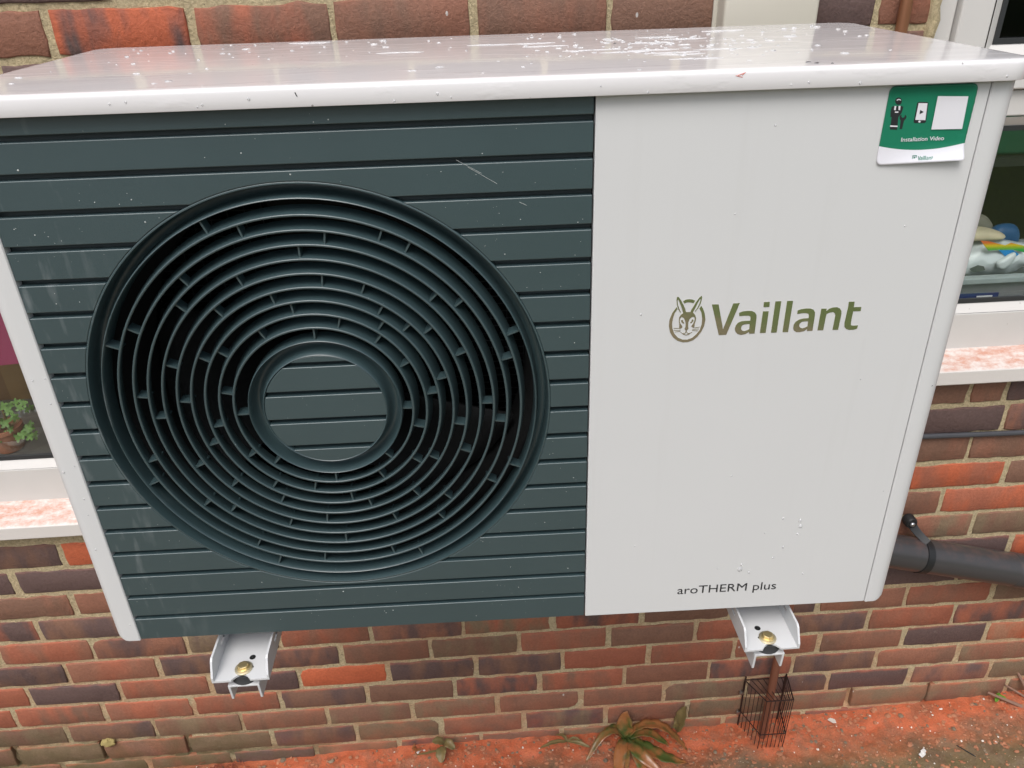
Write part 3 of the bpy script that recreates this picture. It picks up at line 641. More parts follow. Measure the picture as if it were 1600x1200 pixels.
mk('side_panel', U(side_panel(XL+.0006, -.2905)), M['white'], hp)
mk('side_panel', U(side_panel(XS+.0006, XR)), M['white'], hp)
bev(mk('front_panel', U(box(XD+.0008, XS-.0007, 0, .014, ZB+.0003, ZT)), M['white'], hp), .0012, 3)
# casing: closed machinery compartment on the right, open fan chamber on the left
mk('casing', U(join(box(.372, .812, .016, .44, ZB+.004, .955), box(-.284, .370, .42, .44, ZB+.004, .955), box(-.284, .3715, .02, .4195, ZB+.004, ZB+.010), box(-.284, .3715, .02, .4195, .945, .954), box(-.286, -.2842, .02, .44, ZB+.004, .955), box(.3705, .3718, .02, .4195, ZB+.011, .944))), M['chamber'], hp, smooth=False)
mk('base_tray', U(box(-.28, .805, .02, .43, ZB-.006, ZB+.0035)), M['black'], hp, smooth=False)
# lid with a turned-down lip, rounded corners, slight water fall
lv = [(.0020, .957), (.0004, .9526), (.0, .9532), (0, .9684), (.0005, .9705), (.0018, .9720), (.0040, .9729), (.0080, .9732)]
v = []; f = []; m = None
for k, (ins, z) in enumerate(lv):
    P = rrect(-.2985+ins, .8300-ins, -.0105+ins, .4520-ins, .030-min(ins, .012), 8); m = len(P)
    for x, y in P: v.append((x, y, z+(.0186*y if z > .96 else 0)))
for j in range(len(lv)-1):
    for i in range(m): f.append((j*m+i, j*m+(i+1) % m, (j+1)*m+(i+1) % m, (j+1)*m+i))
f.append(tuple(range((len(lv)-1)*m, len(lv)*m)))
mk('lid', U((v, f)), M['lid'], hp, ang=50)
# ---- grille: slats, the round recess, rings and spokes
FX, FZ, FR = .0576, .6016, .2735; GY = .0015
gr = mk('fan_grille', U(lathe_y([(FR-.001, GY+.009), (FR+.0020, GY+.0088)], FX, FZ, 8)), M['slate'], hp)
gr.data.clear_geometry()
# backing plate behind the slats (the floor of the grooves), with the round opening
n = 96; v = []; f = []
for i in range(n):
    a = 2*math.pi*i/n; c_, s_ = math.cos(a), math.sin(a)
    v.append((FX+FR*c_, GY+.0122, FZ+FR*s_))
    tx = ((XD-.0005-FX) if c_ > 0 else (FX-XL-.0005))/abs(c_) if abs(c_) > 1e-6 else 9
    tz = ((ZT-FZ) if s_ > 0 else (FZ-ZB-.001))/abs(s_) if abs(s_) > 1e-6 else 9
    q = min(tx, tz); v.append((FX+q*c_, GY+.0122, FZ+q*s_))
f = [(2*i, 2*i+1, 2*((i+1) % n)+1, 2*((i+1) % n)) for i in range(n)]
for cx in (XL+.0005, XD-.0005):
    for cz in (ZB+.001, ZT):
        k = min(range(n), key=lambda i: (v[2*i+1][0]-cx)**2+(v[2*i+1][2]-cz)**2); v[2*k+1] = (cx, GY+.0122, cz)
n0 = len(v); d_ = lathe_y([(.0005, GY+.0122), (.0760, GY+.0122)], FX+.0015, FZ-.0015, 48); v += d_[0]; f += [tuple(i+n0 for i in q) for q in d_[1]]
me = bpy.data.meshes.new('fan_grille'); me.from_pydata([(a-UB[0], b-UB[1], c-UB[2]) for a, b, c in v], [], f); me.materials.append(M['slate_dark']); gr.data = me
gz = [.9293-.0382*k for k in range(18)]
edges = [ZT+.002]+[z for z in gz]+[ZB]
G0, G1 = .0040, .0024      # groove reaches G0 above and G1 below its middle line
def arc_pts(cx, cz, r, a0, a1):
    k = max(2, int(abs(a1-a0)/.035)); return [(cx+r*math.cos(a0+(a1-a0)*i/k), cz+r*math.sin(a0+(a1-a0)*i/k)) for i in range(k+1)]
def slat_polys(z1, z0, xl, xr, cx, cz, r):
    out = []
    t1, t0 = z1-cz, z0-cz
    in1, in0 = abs(t1) < r, abs(t0) < r
    if not in1 and not in0:
        return [[(xl, z0), (xr, z0), (xr, z1), (xl, z1)]]
    if in1 and in0:
        a1, a0 = math.asin(t1/r), math.asin(t0/r)
        out.append([(xr, z0), (xr, z1)]+arc_pts(cx, cz, r, a1, a0))
        out.append([(xl, z1), (xl, z0)]+arc_pts(cx, cz, r, math.pi-a0, math.pi-a1)); return out
    if in0:   # the top of the circle pokes into this slat from below
        a0 = math.asin(t0/r); return [[(xl, z1), (xl, z0)]+arc_pts(cx, cz, r, math.pi-a0, a0)+[(xr, z0), (xr, z1)]]
    a1 = math.asin(t1/r); return [[(xr, z0), (xr, z1)]+arc_pts(cx, cz, r, a1, -math.pi-a1)+[(xl, z1), (xl, z0)]]
RIM = FR+.0022
for k in range(19):
    z1 = edges[k]-(G1 if k else 0); z0 = edges[k+1]+(G0 if k < 18 else 0)
    polys = slat_polys(z1, z0, XL+.0006, XD-.0006, FX, FZ, RIM)
    for q in polys: bev(mk('slat', U(prism_y(q, GY, GY+.0120)), M['slate'], gr, ang=30), .0013, 3, 30)
# children of fan_grille inherit its (zero) transform: everything shares the pump's base point
DX, DZ, DR = FX+.0020, FZ-.0015, .0735
for k in range(19):
    z1 = edges[k]-(G1 if k else 0); z0 = edges[k+1]+(G0 if k < 18 else 0)
    z1 = min(z1, DZ+DR-.0002); z0 = max(z0, DZ-DR+.0002)
    if z1-z0 < .002: continue
    a1, a0 = math.asin((z1-DZ)/DR), math.asin((z0-DZ)/DR)
    o = mk('slat', U(prism_y(arc_pts(DX, DZ, DR, a0, a1)+arc_pts(DX, DZ, DR, math.pi-a1, math.pi-a0), GY+.0005, GY+.0120)), M['slate'], gr, ang=30); bev(o, .0012, 3, 30)
# bowl between the panel and the outermost ring, and the hub bowl
RAD = [.0917, .1077, .1244, .1408, .1569, .1734, .1899, .2064, .2228, .2396, .2577]
mk('rim', U(lathe_y([(RIM-.0001, GY+.0125), (RIM-.0001, GY+.0004), (RIM-.0006, GY), (FR, GY+.0002), (FR-.0004, GY+.0012), (FR-.0010, GY+.0200), (FR-.0018, GY+.0255), (FR-.0035, GY+.0275), (FR-.0070, GY+.0270), (.2628, GY+.0262), (.2608, GY+.0210), (.2598, GY+.0110), (.2590, GY+.0012), (.2584, GY+.0003), (.2577, GY), (.2570, GY+.0006), (.2568, GY+.006), (.2562, GY+.026)], FX, FZ, 160)), M['slate'], gr, ang=60)
mk('hub', U(lathe_y([(.0730, GY+.007), (.0733, GY+.0006), (.0740, GY), (.0750, GY+.0008), (.0765, GY+.0090), (.0785, GY+.0165), (.0820, GY+.0210), (.0865, GY+.0205), (.0890, GY+.0150), (.0904, GY+.0070), (.0911, GY+.0008), (.0918, GY), (.0926, GY+.0006), (.0932, GY+.006), (.0940, GY+.024)], FX+.0015, FZ-.0010, 120)), M['slate'], gr, ang=60)
for r in RAD[1:-1]:
    mk('ring', U(lathe_y([(r-.0015, GY+.0012), (r-.0011, GY+.0003), (r-.0003, GY), (r+.0004, GY), (r+.0012, GY+.0003), (r+.0016, GY+.0012), (r+.0030, GY+.010), (r+.0062, GY+.024), (r+.0044, GY+.024), (r+.0002, GY+.010)], FX, FZ, 140, closed=True)), M['slate'], gr, ang=60)
SPK = [(.2446,113),(.227,105),(.21,82),(.1925,90),(.2427,67),(.2279,59),(.2124,128),(.1786,113),(.1597,83),(.175,67),(.1965,136),(.1451,105),(.2315,151),(.2504,158),(.1625,128),(.1285,98),(.1828,159),(.1486,151),(.1167,120),(.1093,74),(.147,57),(.13,144),(.2165,173),(.1672,174),(.1161,167),(.0998,-178),(.0942,89),(.1136,50),(.1369,53),(.1484,43),(.193,44),(.2112,37),(.1625,36),(.1811,21),(.2445,21),(.2308,14),(.1144,28),(.148,13),(.1328,6),(.1996,-1),(.101,-3),(.167,-11),(.1196,-16),(.216,-8),
 (.203,-179),(.1412,-172),(.1471,-163),(.1199,-148),(.1074,-134),(.2364,-164),(.1878,-156),(.2541,-157),(.173,-141),(.1407,-126),(.1572,-119),(.2222,-142),(.2059,-134),(.1905,-112),(.242,-120),(.2565,-112),
 (.1054,-46),(.1217,-60),(.1356,-38),(.1515,-32),(.1844,-23),(.1705,-53),(.2025,-45),(.221,-53),(.2348,-31),(.2503,-23),(.1401,-83),(.1566,-75),(.1898,-68),(.1735,-97),(.2069,-90),(.2259,-98),(.2378,-75),(.2539,-67),(.1254,-104),(.1072,-90)]
for r, a in SPK:
    r /= 1.012; k = min(range(10), key=lambda i: abs((RAD[i]+RAD[i+1])/2-r)); a = math.radians(a)
    r0, r1 = RAD[k]+.0008, RAD[k+1]-.0006
    vf = box(r0, r1, GY+.0035, GY+.020, -.0010, .0010)
    c_, s_ = math.cos(a), math.sin(a)
    mk('spoke', U(([(FX+x*c_-z*s_, y, FZ+x*s_+z*c_) for x, y, z in vf[0]], vf[1])), M['slate'], gr, smooth=False)
# fan and coil in the dark behind
fan = mk('fan', U(join(lathe_y([(.0005, .085), (.06, .087), (.07, .10), (.07, .16)], FX, FZ, 40))), M['chamber'], hp)
for b in range(3):
    v = []; f = []; a0 = 2*math.pi*b/3+.5; nr, na = 8, 8
    for i in range(nr):
        r = .068+(.245-.068)*i/(nr-1)
        for j in range(na):
            s = j/(na-1); a = a0+s*(1.25-.2*i/nr)+.25*i/nr; v.append((FX+r*math.cos(a), .155-.06*s+.01*math.sin(s*3), FZ+r*math.sin(a)))
    f = [(i*na+j, i*na+j+1, (i+1)*na+j+1, (i+1)*na+j) for i in range(nr-1) for j in range(na-1)]
    o = mk('blade', U((v, f)), M['chamber'], fan); sm = o.modifiers.new('solid', 'SOLIDIFY'); sm.thickness = .003
mk('fan_shroud', U(lathe_y([(.262, .024), (.256, .05), (.252, .09), (.254, .17), (.262, .18)], FX, FZ, 96)), M['chamber'], hp)
wires = [box(-.27, .36, .30, .3015, z, z+.0012) for z in np.arange(.27, .94, .0125)]+[box(x, x+.0012, .2985, .2997, .26, .94) for x in np.arange(-.26, .36, .025)]
o = mk('coil_guard', U(join(*wires)), M['fin'], hp, smooth=False); o['kind'] = 'stuff'
# ---- flat print and foil
def flat(polys, y0, y1): return join(*[prism_y([(a/1000, b/1000) for a, b in p_], y0, y1) for p_ in polys])
EMB = {"ring":[[480.0,716.8],[475.7,709.9],[472.9,701.5],[472.6,693.4],[474.5,685.2],[478.4,678.5],[484.2,673.5],[490.9,671.1],[496.3,671.2],[502.6,673.2],[507.6,677.7],[511.9,684.5],[514.5,691.4],[515.3,699.4],[513.6,707.6],[510.9,713.9],[508.8,717.0],[506.8,713.8],[509.8,708.3],[511.3,700.8],[511.3,693.9],[509.6,686.4],[506.2,681.3],[501.8,676.8],[495.5,674.5],[490.0,674.9],[484.4,677.7],[479.7,683.2],[477.1,689.7],[476.3,695.5],[476.8,702.4],[478.4,709.2],[481.4,714.2]],"arc":[[487.1,723.8],[490.4,725.6],[494.1,725.9],[497.8,725.3],[501.1,723.7],[499.5,720.6],[496.5,721.7],[493.3,722.0],[490.7,721.7],[488.7,720.7]],"earl":[[485.8,709.7],[484.6,709.8],[482.0,714.4],[480.1,719.9],[479.4,725.6],[479.6,729.0],[480.7,729.6],[482.0,728.7],[485.0,724.5],[488.0,719.0],[490.3,714.1],[491.6,710.0],[488.3,708.8],[487.2,712.2],[485.6,716.8],[483.6,721.4],[481.8,725.4],[480.9,725.9],[480.6,724.4],[481.4,719.8],[483.3,714.7]],"earr":[[496.7,709.8],[497.8,712.9],[500.1,717.3],[502.8,722.8],[505.6,727.1],[508.2,729.5],[508.9,728.1],[508.7,724.2],[507.8,719.7],[505.6,714.2],[502.5,709.8],[501.9,710.4],[504.5,714.8],[506.4,719.8],[507.3,723.7],[507.3,725.7],[506.3,725.1],[504.1,719.9],[501.9,714.4],[499.9,709.3]],"head":[[491.7,710.0],[496.6,709.8],[499.8,709.2],[502.6,705.8],[504.1,701.7],[503.8,697.7],[503.0,694.3],[503.1,689.6],[501.2,689.7],[499.0,691.6],[500.9,694.4],[502.4,698.3],[502.4,701.8],[501.2,703.6],[499.1,703.4],[496.6,700.9],[495.3,696.9],[495.5,691.7],[496.2,688.8],[495.0,687.1],[493.7,686.3],[492.3,687.2],[491.4,689.0],[492.3,690.7],[492.3,694.2],[491.4,698.9],[489.6,702.4],[486.8,704.1],[485.2,702.0],[485.0,698.6],[486.1,695.7],[488.7,692.1],[488.6,690.3],[487.6,689.5],[485.1,689.9],[484.7,695.1],[483.9,699.8],[484.1,703.8],[486.0,707.1],[488.4,708.7]],"eyel":[[486.6,699.7],[487.8,700.5],[489.0,699.6],[489.4,697.8],[490.5,696.6],[490.4,695.4],[488.7,695.8],[487.0,697.3]],"eyer":[[500.9,700.1],[501.3,698.4],[500.1,696.7],[498.6,695.3],[497.6,695.7],[497.7,696.8],[499.2,697.9],[498.9,699.4],[499.8,700.5]],"chin":[[486.5,685.5],[491.1,682.0],[493.9,681.0],[496.5,681.8],[500.9,684.5],[500.7,683.6],[497.1,680.9],[494.0,680.0],[490.6,681.2],[487.2,684.3]],"lip":[[492.9,686.3],[494.3,686.3],[494.5,684.5],[496.2,682.7],[497.5,683.2],[497.8,682.6],[496.0,681.9],[493.9,683.9],[492.2,682.1],[490.0,683.0],[490.2,683.7],[491.8,683.0],[493.0,684.6]],"w1":[[478.4,690.6],[486.8,689.7],[486.8,689.0],[478.5,689.8]],"w2":[[478.9,687.9],[486.9,687.6],[487.0,686.9],[479.0,687.1]],"w3":[[480.1,685.6],[486.4,686.0],[486.6,685.3],[480.3,684.9]],"w4":[[503.4,689.7],[509.2,690.6],[509.4,689.8],[503.6,688.9]],"w5":[[500.7,688.2],[508.6,688.1],[508.7,687.3],[500.8,687.4]],"w6":[[500.7,686.5],[507.5,685.6],[507.6,684.8],[500.8,685.8]]}
mk('hare_emblem', U(flat(EMB.values(), -.0004, .0001)), M['mirror'], hp, smooth=False, tri=True)
def text(name, body, x0, zb, x1, h, mat, y, ext=.0002, bold=0., capz=None, shear=0., parent=None, slope=0.):
    cu = bpy.data.curves.new(name, 'FONT'); cu.body = body; cu.extrude = ext; cu.offset = bold; cu.shear = shear; cu.resolution_u = 6
    o = bpy.data.objects.new(name, cu); COL.objects.link(o); bpy.context.view_layer.update()
    dg = bpy.context.evaluated_depsgraph_get(); me = bpy.data.meshes.new_from_object(o.evaluated_get(dg), depsgraph=dg)
    COL.objects.unlink(o); bpy.data.objects.remove(o)
    X = [w.co.x for w in me.vertices]; a, b = min(X), max(X); sx_ = (x1-x0)/(b-a)
    return me, a, sx_
def place_text(name, body, x0, zb, x1, capscale, mat, y, bold=0., parent=None, slope=0., th=.0004):
    me, a, sx_ = text(name, body, 0, 0, x1-x0, 1, mat, y, .01, bold)
    for w in me.vertices:
        X = x0+(w.co.x-a)*sx_; Z = zb+w.co.y*capscale+slope*(X-x0); w.co = (X-UB[0], (y-(th if w.co.z > 0 else 0))-UB[1], Z-UB[2])
    me.materials.clear(); me.materials.append(mat)
    o = bpy.data.objects.new(name, me); COL.objects.link(o); o.parent = parent or hp; return o
LET = [[[521.1,718.1],[529.0,717.9],[537.3,685.9],[546.1,718.2],[553.8,718.4],[541.9,678.5],[533.0,678.5]],[[555.0,701.7],[554.2,706.0],[558.2,707.6],[564.2,708.1],[569.2,707.6],[572.8,705.8],[575.2,702.4],[575.7,698.4],[575.6,678.5],[569.2,678.5],[568.8,681.0],[568.7,684.7],[568.3,691.2],[568.5,695.4],[568.5,698.7],[567.8,701.1],[565.6,701.8],[560.6,702.1]],[[568.5,695.4],[563.2,695.5],[558.3,695.2],[554.2,693.4],[552.1,690.2],[551.3,686.2],[552.4,682.2],[555.2,679.0],[559.7,677.4],[565.2,678.5],[568.8,681.0],[568.7,684.7],[565.9,683.2],[562.9,682.3],[560.3,683.1],[558.8,685.2],[558.9,687.9],[560.1,690.2],[563.1,691.2],[568.3,691.2]],[[581.9,718.2],[588.9,718.2],[589.1,711.9],[582.1,711.9]],[[582.2,706.5],[589.1,706.4],[588.9,678.7],[581.9,678.9]],[[595.3,718.4],[602.3,718.4],[602.1,678.5],[595.3,678.6]],[[609.1,718.3],[616.1,718.2],[615.8,678.5],[609.0,678.7]],[[623.4,701.2],[623.3,705.8],[627.3,707.2],[633.3,707.8],[638.3,707.5],[641.9,705.9],[644.3,702.5],[644.8,698.2],[644.9,678.7],[638.4,678.7],[638.2,681.2],[638.0,685.0],[637.8,691.4],[637.7,695.2],[637.7,698.2],[636.8,700.9],[634.2,701.9],[629.3,702.0]],[[637.7,695.2],[632.1,695.3],[626.7,694.1],[622.8,691.3],[621.2,687.7],[621.2,683.3],[622.6,679.9],[625.7,677.9],[629.8,677.7],[634.6,678.6],[638.2,681.2],[638.0,685.0],[635.2,683.2],[632.2,682.5],[629.6,683.5],[628.0,685.7],[628.2,688.7],[630.3,690.9],[633.9,691.4],[637.8,691.4]],[[651.0,706.6],[657.5,706.5],[657.5,703.5],[660.6,706.3],[664.7,707.6],[669.6,707.7],[673.2,706.1],[675.6,702.7],[676.2,698.0],[675.8,678.5],[668.9,678.7],[669.2,697.0],[668.3,700.0],[665.7,701.7],[662.6,701.4],[658.6,699.8],[658.1,694.9],[657.8,678.7],[650.9,678.9]],[[682.3,713.8],[689.2,713.8],[689.6,706.7],[698.5,706.8],[698.7,701.4],[689.7,701.5],[689.6,686.7],[690.1,684.0],[691.9,683.1],[698.8,683.1],[698.6,678.8],[694.7,677.7],[689.1,677.6],[685.1,679.2],[682.6,682.4],[681.9,687.1],[682.6,708.9]]]
mk('brand_lettering', U(flat(LET, -.0004, .0001)), M['mirror'], hp, smooth=False, tri=True)
place_text('model_lettering', 'aroTHERM plus', .5127, .2733, .6547, .0205, M['ink'], .0001, bold=.0)
# sticker: a sheet that lifts along the bottom and at the right edge
STK = {"out":[[681.9,946.9],[683.8,949.9],[687.4,950.5],[763.4,948.7],[767.0,947.8],[773.4,942.1],[772.5,931.2],[773.0,890.1],[776.2,879.2],[690.9,870.2],[686.9,873.3],[682.8,891.0]],"wave":[[682.8,890.8],[700.0,889.5],[710.8,887.0],[723.3,885.3],[735.2,885.7],[752.0,888.0],[764.5,889.6],[773.1,889.9]],"k_head":[[698.0,935.3],[698.0,933.9],[697.5,932.7],[696.5,932.0],[695.2,931.7],[693.8,932.1],[692.5,932.9],[691.5,934.1],[690.9,935.5],[690.9,936.9],[691.4,938.0],[692.4,938.8],[693.7,939.0],[695.1,938.7],[696.4,937.8],[697.4,936.6]],"w_cap":[[692.1,936.4],[693.0,937.3],[694.2,937.6],[695.6,937.3],[696.7,936.4],[696.6,935.8],[694.4,936.7],[692.6,935.8]],"k_body":[[688.6,930.2],[691.5,930.8],[697.4,930.6],[700.5,929.8],[700.7,928.6],[700.1,923.5],[697.6,919.6],[698.4,911.6],[698.8,906.7],[691.2,907.4],[690.5,919.9],[689.1,919.9],[688.3,925.5]],"w_s1":[[691.2,930.8],[693.0,930.7],[693.2,926.5],[691.4,926.8]],"w_s2":[[695.5,930.6],[697.4,930.6],[697.8,926.4],[696.1,926.7]],"w_p":[[692.8,925.2],[696.4,925.1],[696.5,924.0],[692.8,924.1]],"w_h":[[690.6,911.5],[698.5,910.9],[698.6,909.6],[690.6,910.1]],"k_wr":[[698.8,920.8],[700.5,921.9],[700.6,919.9],[702.4,918.5],[704.1,919.4],[704.3,921.6],[706.1,920.1],[706.0,917.7],[704.3,915.5],[704.1,907.3],[701.4,907.4],[700.9,915.7],[699.2,918.0]],"k_ph":[[714.5,932.9],[716.0,933.8],[724.8,933.4],[726.5,932.4],[728.0,913.7],[727.0,912.5],[716.3,912.9],[714.9,913.8]],"w_sc":[[716.0,932.7],[725.4,932.3],[726.8,915.4],[716.1,916.1]],"k_pl":[[719.1,926.0],[723.1,923.7],[719.3,921.6]],"w_bt":[[722.1,914.2],[722.0,913.5],[721.5,913.1],[720.8,913.2],[720.1,913.6],[719.7,914.3],[719.8,914.9],[720.3,915.3],[721.0,915.3],[721.7,914.8]],"w_qr":[[734.5,939.0],[766.6,937.7],[768.0,905.2],[735.1,905.8]],"t1":[[705.8,894.4],[750.9,894.2],[705.1,898.8]],"t2":[[726.1,875.0],[742.0,875.6],[725.9,879.0]],"t2b":[[720.3,879.8],[724.3,879.8],[724.6,875.1],[720.8,875.1]]}
def lift(x, z):
    b = max(0., min(1., (.892-z)/.022)); r = max(0., (x-.690)/.085); y = -.0006-.0080*b*b*(.18+.82*r)
    e = max(0., (x-.764)/.012); y -= .0012*e*e
    q = max(0., 1-math.hypot(x-.768, (z-.930)*.6)/.016); y -= .0011*q*abs(math.sin((x*1.0+z*.8)*520))
    return y
x0s, x1s, z0s, z1s = .683, .7745, .8705, .9503; nx, nz = 44, 40; rc = .006
def sq(x, z):       # rounded corners
    for cx, cz, sx_, sz_ in ((x0s+rc, z0s+rc, -1, -1), (x0s+rc, z1s-rc, -1, 1), (x1s-rc, z1s-rc, 1, 1), (x1s-.003, z0s+.003, 1, -1)):
        r_ = rc if not (sx_ > 0 and sz_ < 0) else .003
        if (x-cx)*sx_ > 0 and (z-cz)*sz_ > 0:
            dx, dz = abs(x-cx), abs(z-cz); m_ = max(dx, dz); h = math.hypot(dx, dz)
            if h > 0: x = cx+sx_*dx*m_/h; z = cz+sz_*dz*m_/h
    return x, z
v = []; f = []
for j in range(nz+1):
    for i in range(nx+1):
        x, z = sq(x0s+(x1s-x0s)*i/nx, z0s+(z1s-z0s)*j/nz); k = (x-x0s)/(x1s-x0s); zb_ = z+(.0035*k*(1-(z-z0s)/(z1s-z0s)) if z < .9 else 0)
        v.append((x, lift(x, z), zb_))
f = [(j*(nx+1)+i, j*(nx+1)+i+1, (j+1)*(nx+1)+i+1, (j+1)*(nx+1)+i) for j in range(nz) for i in range(nx)]
tt = NT('sticker_face'); g = tt.obj(); sx = tt.n('SeparateXYZ'); tt.l(g, sx.inputs[0])
xx = tt.math('SUBTRACT', sx.outputs['X'], .7285-UB[0]); wv = tt.math('ADD', tt.math('MULTIPLY', tt.math('MULTIPLY', xx, xx), 2.6), .8852-UB[2])
msk = tt.math('GREATER_THAN', sx.outputs['Z'], wv)
tt.set(Base_Color=tt.mix(msk, (.74, .74, .79), tt.mix(tt.noise(g, 25), (.013, .175, .095), (.018, .21, .12))), Roughness=.28); M['s_face'] = tt.m
stk = mk('sticker', U((v, f)), M['s_face'], hp, ang=80); stk['label'] = 'green and white installation video sticker with lifted lower edge'
sm = stk.modifiers.new('solid', 'SOLIDIFY'); sm.thickness = .00015; sm.offset = 1
def onstk(name, keys, mat, dy):
    for k in ([keys] if isinstance(keys, str) else keys):
        P = [(a/1000, b/1000) for a, b in STK[k]]; vf = prism_y(P, 0, 1)
        vf = ([(x, lift(x, z)-dy-(.0001 if y < .5 else 0), z) for x, y, z in vf[0]], vf[1])
        mk(name, U(vf), mat, stk, smooth=False, tri=True)
onstk('installer_pictogram', ['k_head', 'k_body'], M['ink'], .0002); onstk('white_print', ['w_cap', 'w_s1', 'w_s2', 'w_p', 'w_h'], M['s_white'], .0004)
onstk('wrench_pictogram', 'k_wr', M['ink'], .0002); onstk('phone_pictogram', 'k_ph', M['ink'], .0002); onstk('phone_screen', 'w_sc', M['s_white'], .0004)
onstk('play_symbol', 'k_pl', M['ink'], .0006); onstk('phone_button', 'w_bt', M['s_white'], .0004); onstk('blank_square', 'w_qr', M['s_white'], .0009)
place_text('sticker_lettering', 'Installation Video', .7055, .8944, .7512, .0060, M['s_white'], lift(.72, .895)-.0003, bold=0., parent=stk)
k_ = (.7422-.7262)/(.6978-.5217)
vf = join(*[prism_y([(.7262+(a/1000-.5217)*k_, .8751+(b/1000-.679)*k_*1.12) for a, b in p_], 0, 1) for p_ in LET])
mk('sticker_brand_lettering', U(([(x, lift(x, z)-.0008-(.0002 if y < .5 else 0), z) for x, y, z in vf[0]], vf[1])), M['s_text'], stk, smooth=False, tri=True)
fr_ = []
for (a, b, c, d) in ((.7203, .7248, .8795, .8801), (.7203, .7248, .8750, .8756), (.7203, .7209, .8757, .8794), (.7242, .7248, .8757, .8794), (.7217, .7234, .8765, .8785)):
    fr_.append(box(a, b, lift(.7225, .877)-.0006, lift(.7225, .877)-.0003, c, d))
mk('sticker_emblem', U(join(*fr_)), M['s_text'], stk, smooth=False)
# ---- rain: drops on the lid, the white panel, the grille
def drops_top(n):
    L = []
    for i in range(n):
        if i < n*.62: x = R.gauss(.50, .085); y = R.gauss(.22, .08)
        elif i < n*.85: x = R.uniform(-.25, .78); y = R.uniform(.22, .42)
        else: x = R.uniform(-.27, .80); y = R.uniform(.0, .43)
        if not (-.28 < x < .81 and .0 < y < .44): continue
        s = abs(R.gauss(0, .0012))+.0006; L.append(blob((x, y, .9732+.0186*y), s*R.uniform(.8, 2.4), s*R.uniform(.5, 1.5), min(.0010, s*.5), 9, 4, .35))
        if i % 17 == 0:
            q = [(x+.012*k-.03, y+.002*math.sin(k*1.3+i), .9733+.0186*y) for k in range(6)]; L.append(tube(q, [.0002, .0005, .0008, .0005, .0007, .0002], 6))
    return join(*L)
o = mk('rain_drops', U(drops_top(270)), M['water'], hp, ang=80); o['kind'] = 'stuff'
L = []
for i in range(16):
    x = R.uniform(-.25, .82); s = R.uniform(.0007, .0016); L.append(blob((x, -.0107, R.uniform(.954, .964)), s, .0007, s*1.1, 8, 5, .1))
for x, z, s in ((.5985, .3135, .0036), (.612, .3075, .0014), (.655, .350, .0016), (.672, .395, .0020), (.674, .385, .0024), (.672, .372, .0012), (.643, .332, .0010), (.648, .40, .0012), (.69, .30, .001), (.60, .322, .0016)):
    L.append(blob((x, -.0002, z), s, .0012, s*1.2, 9, 5, .15))
for i in range(22): s = R.uniform(.0007, .0014); L.append(blob((R.uniform(-.28, -.258) if i < 12 else R.uniform(.39, .81), -.0002, R.uniform(.26, .93)), s, .0006, s, 7, 4))
o = mk('rain_drops', U(join(*L)), M['water'], hp, ang=80); o['kind'] = 'stuff'
L = []
for i in range(900):
    x = R.uniform(XL+.01, XD-.01); z = R.uniform(.25, .945)
    if mnoise.noise((x*9, z*9, 5)) < R.uniform(-.3, .5): continue
    if math.hypot(x-FX, z-FZ) < RIM+.004 or any(abs(z-q) < .006 for q in gz): continue
    s = abs(R.gauss(0, .0003))+.0002; L.append(blob((x, GY, z), s, .0005, s, 6, 4))
pale = simple('pale_spatter', (.45, .48, .47), .5)
o = mk('spatter', U(join(*L)), pale, hp, ang=80); o['kind'] = 'stuff'
sc_ = [tube([(.236, GY-.0001, .893), (.262, GY-.0001, .878)], 0.00018, 4), tube([(.248, GY-.0001, .885), (.278, GY-.0001, .8665)], .00018, 4), tube([(.301, GY-.0001, .846), (.309, GY-.0001, .842)], .0002, 4)]
mk('scratch', U(join(*sc_)), pale, hp, smooth=False)
for px_, pz_ in ((.7640, .610), ): mk('scuff', U(tube([(.8045, .0010, .5925), (.8095, .0018, .5955)], [.0005, .0009], 5)), M['ink'], hp, smooth=False)
for (x, y, z, dx, dy, m_) in ((.6000, .020, .9737, .006, .002, 'ink'), (.6060, .012, .9736, .004, -.003, 'ink'), (.6200, .004, .9733, .003, .002, 'ink'), (.440, .262, .9782, .004, .001, 'ink')):
    mk('scuff', U(tube([(x, y, z), (x+dx*.5, y+dy, z+.0001), (x+dx, y+dy*.3, z)], [.0003, .0008, .0003], 5)), M[m_], hp, smooth=False)
rs = simple('red_scratch', (.6, .16, .12), .5)
for (x, dx, dz) in ((.521, .006, .004), (.519, .007, -.0035), (.5255, .003, .006)):
    mk('scratch', U(tube([(x, -.0106, .967), (x+dx, -.0106, .967+dz*.5)], .00035, 4)), rs, hp, smooth=False)
mk('scuff', U(tube([(.083, -.0107, .9665), (.0845, -.0107, .9625)], .0005, 4)), M['ink'], hp, smooth=False)
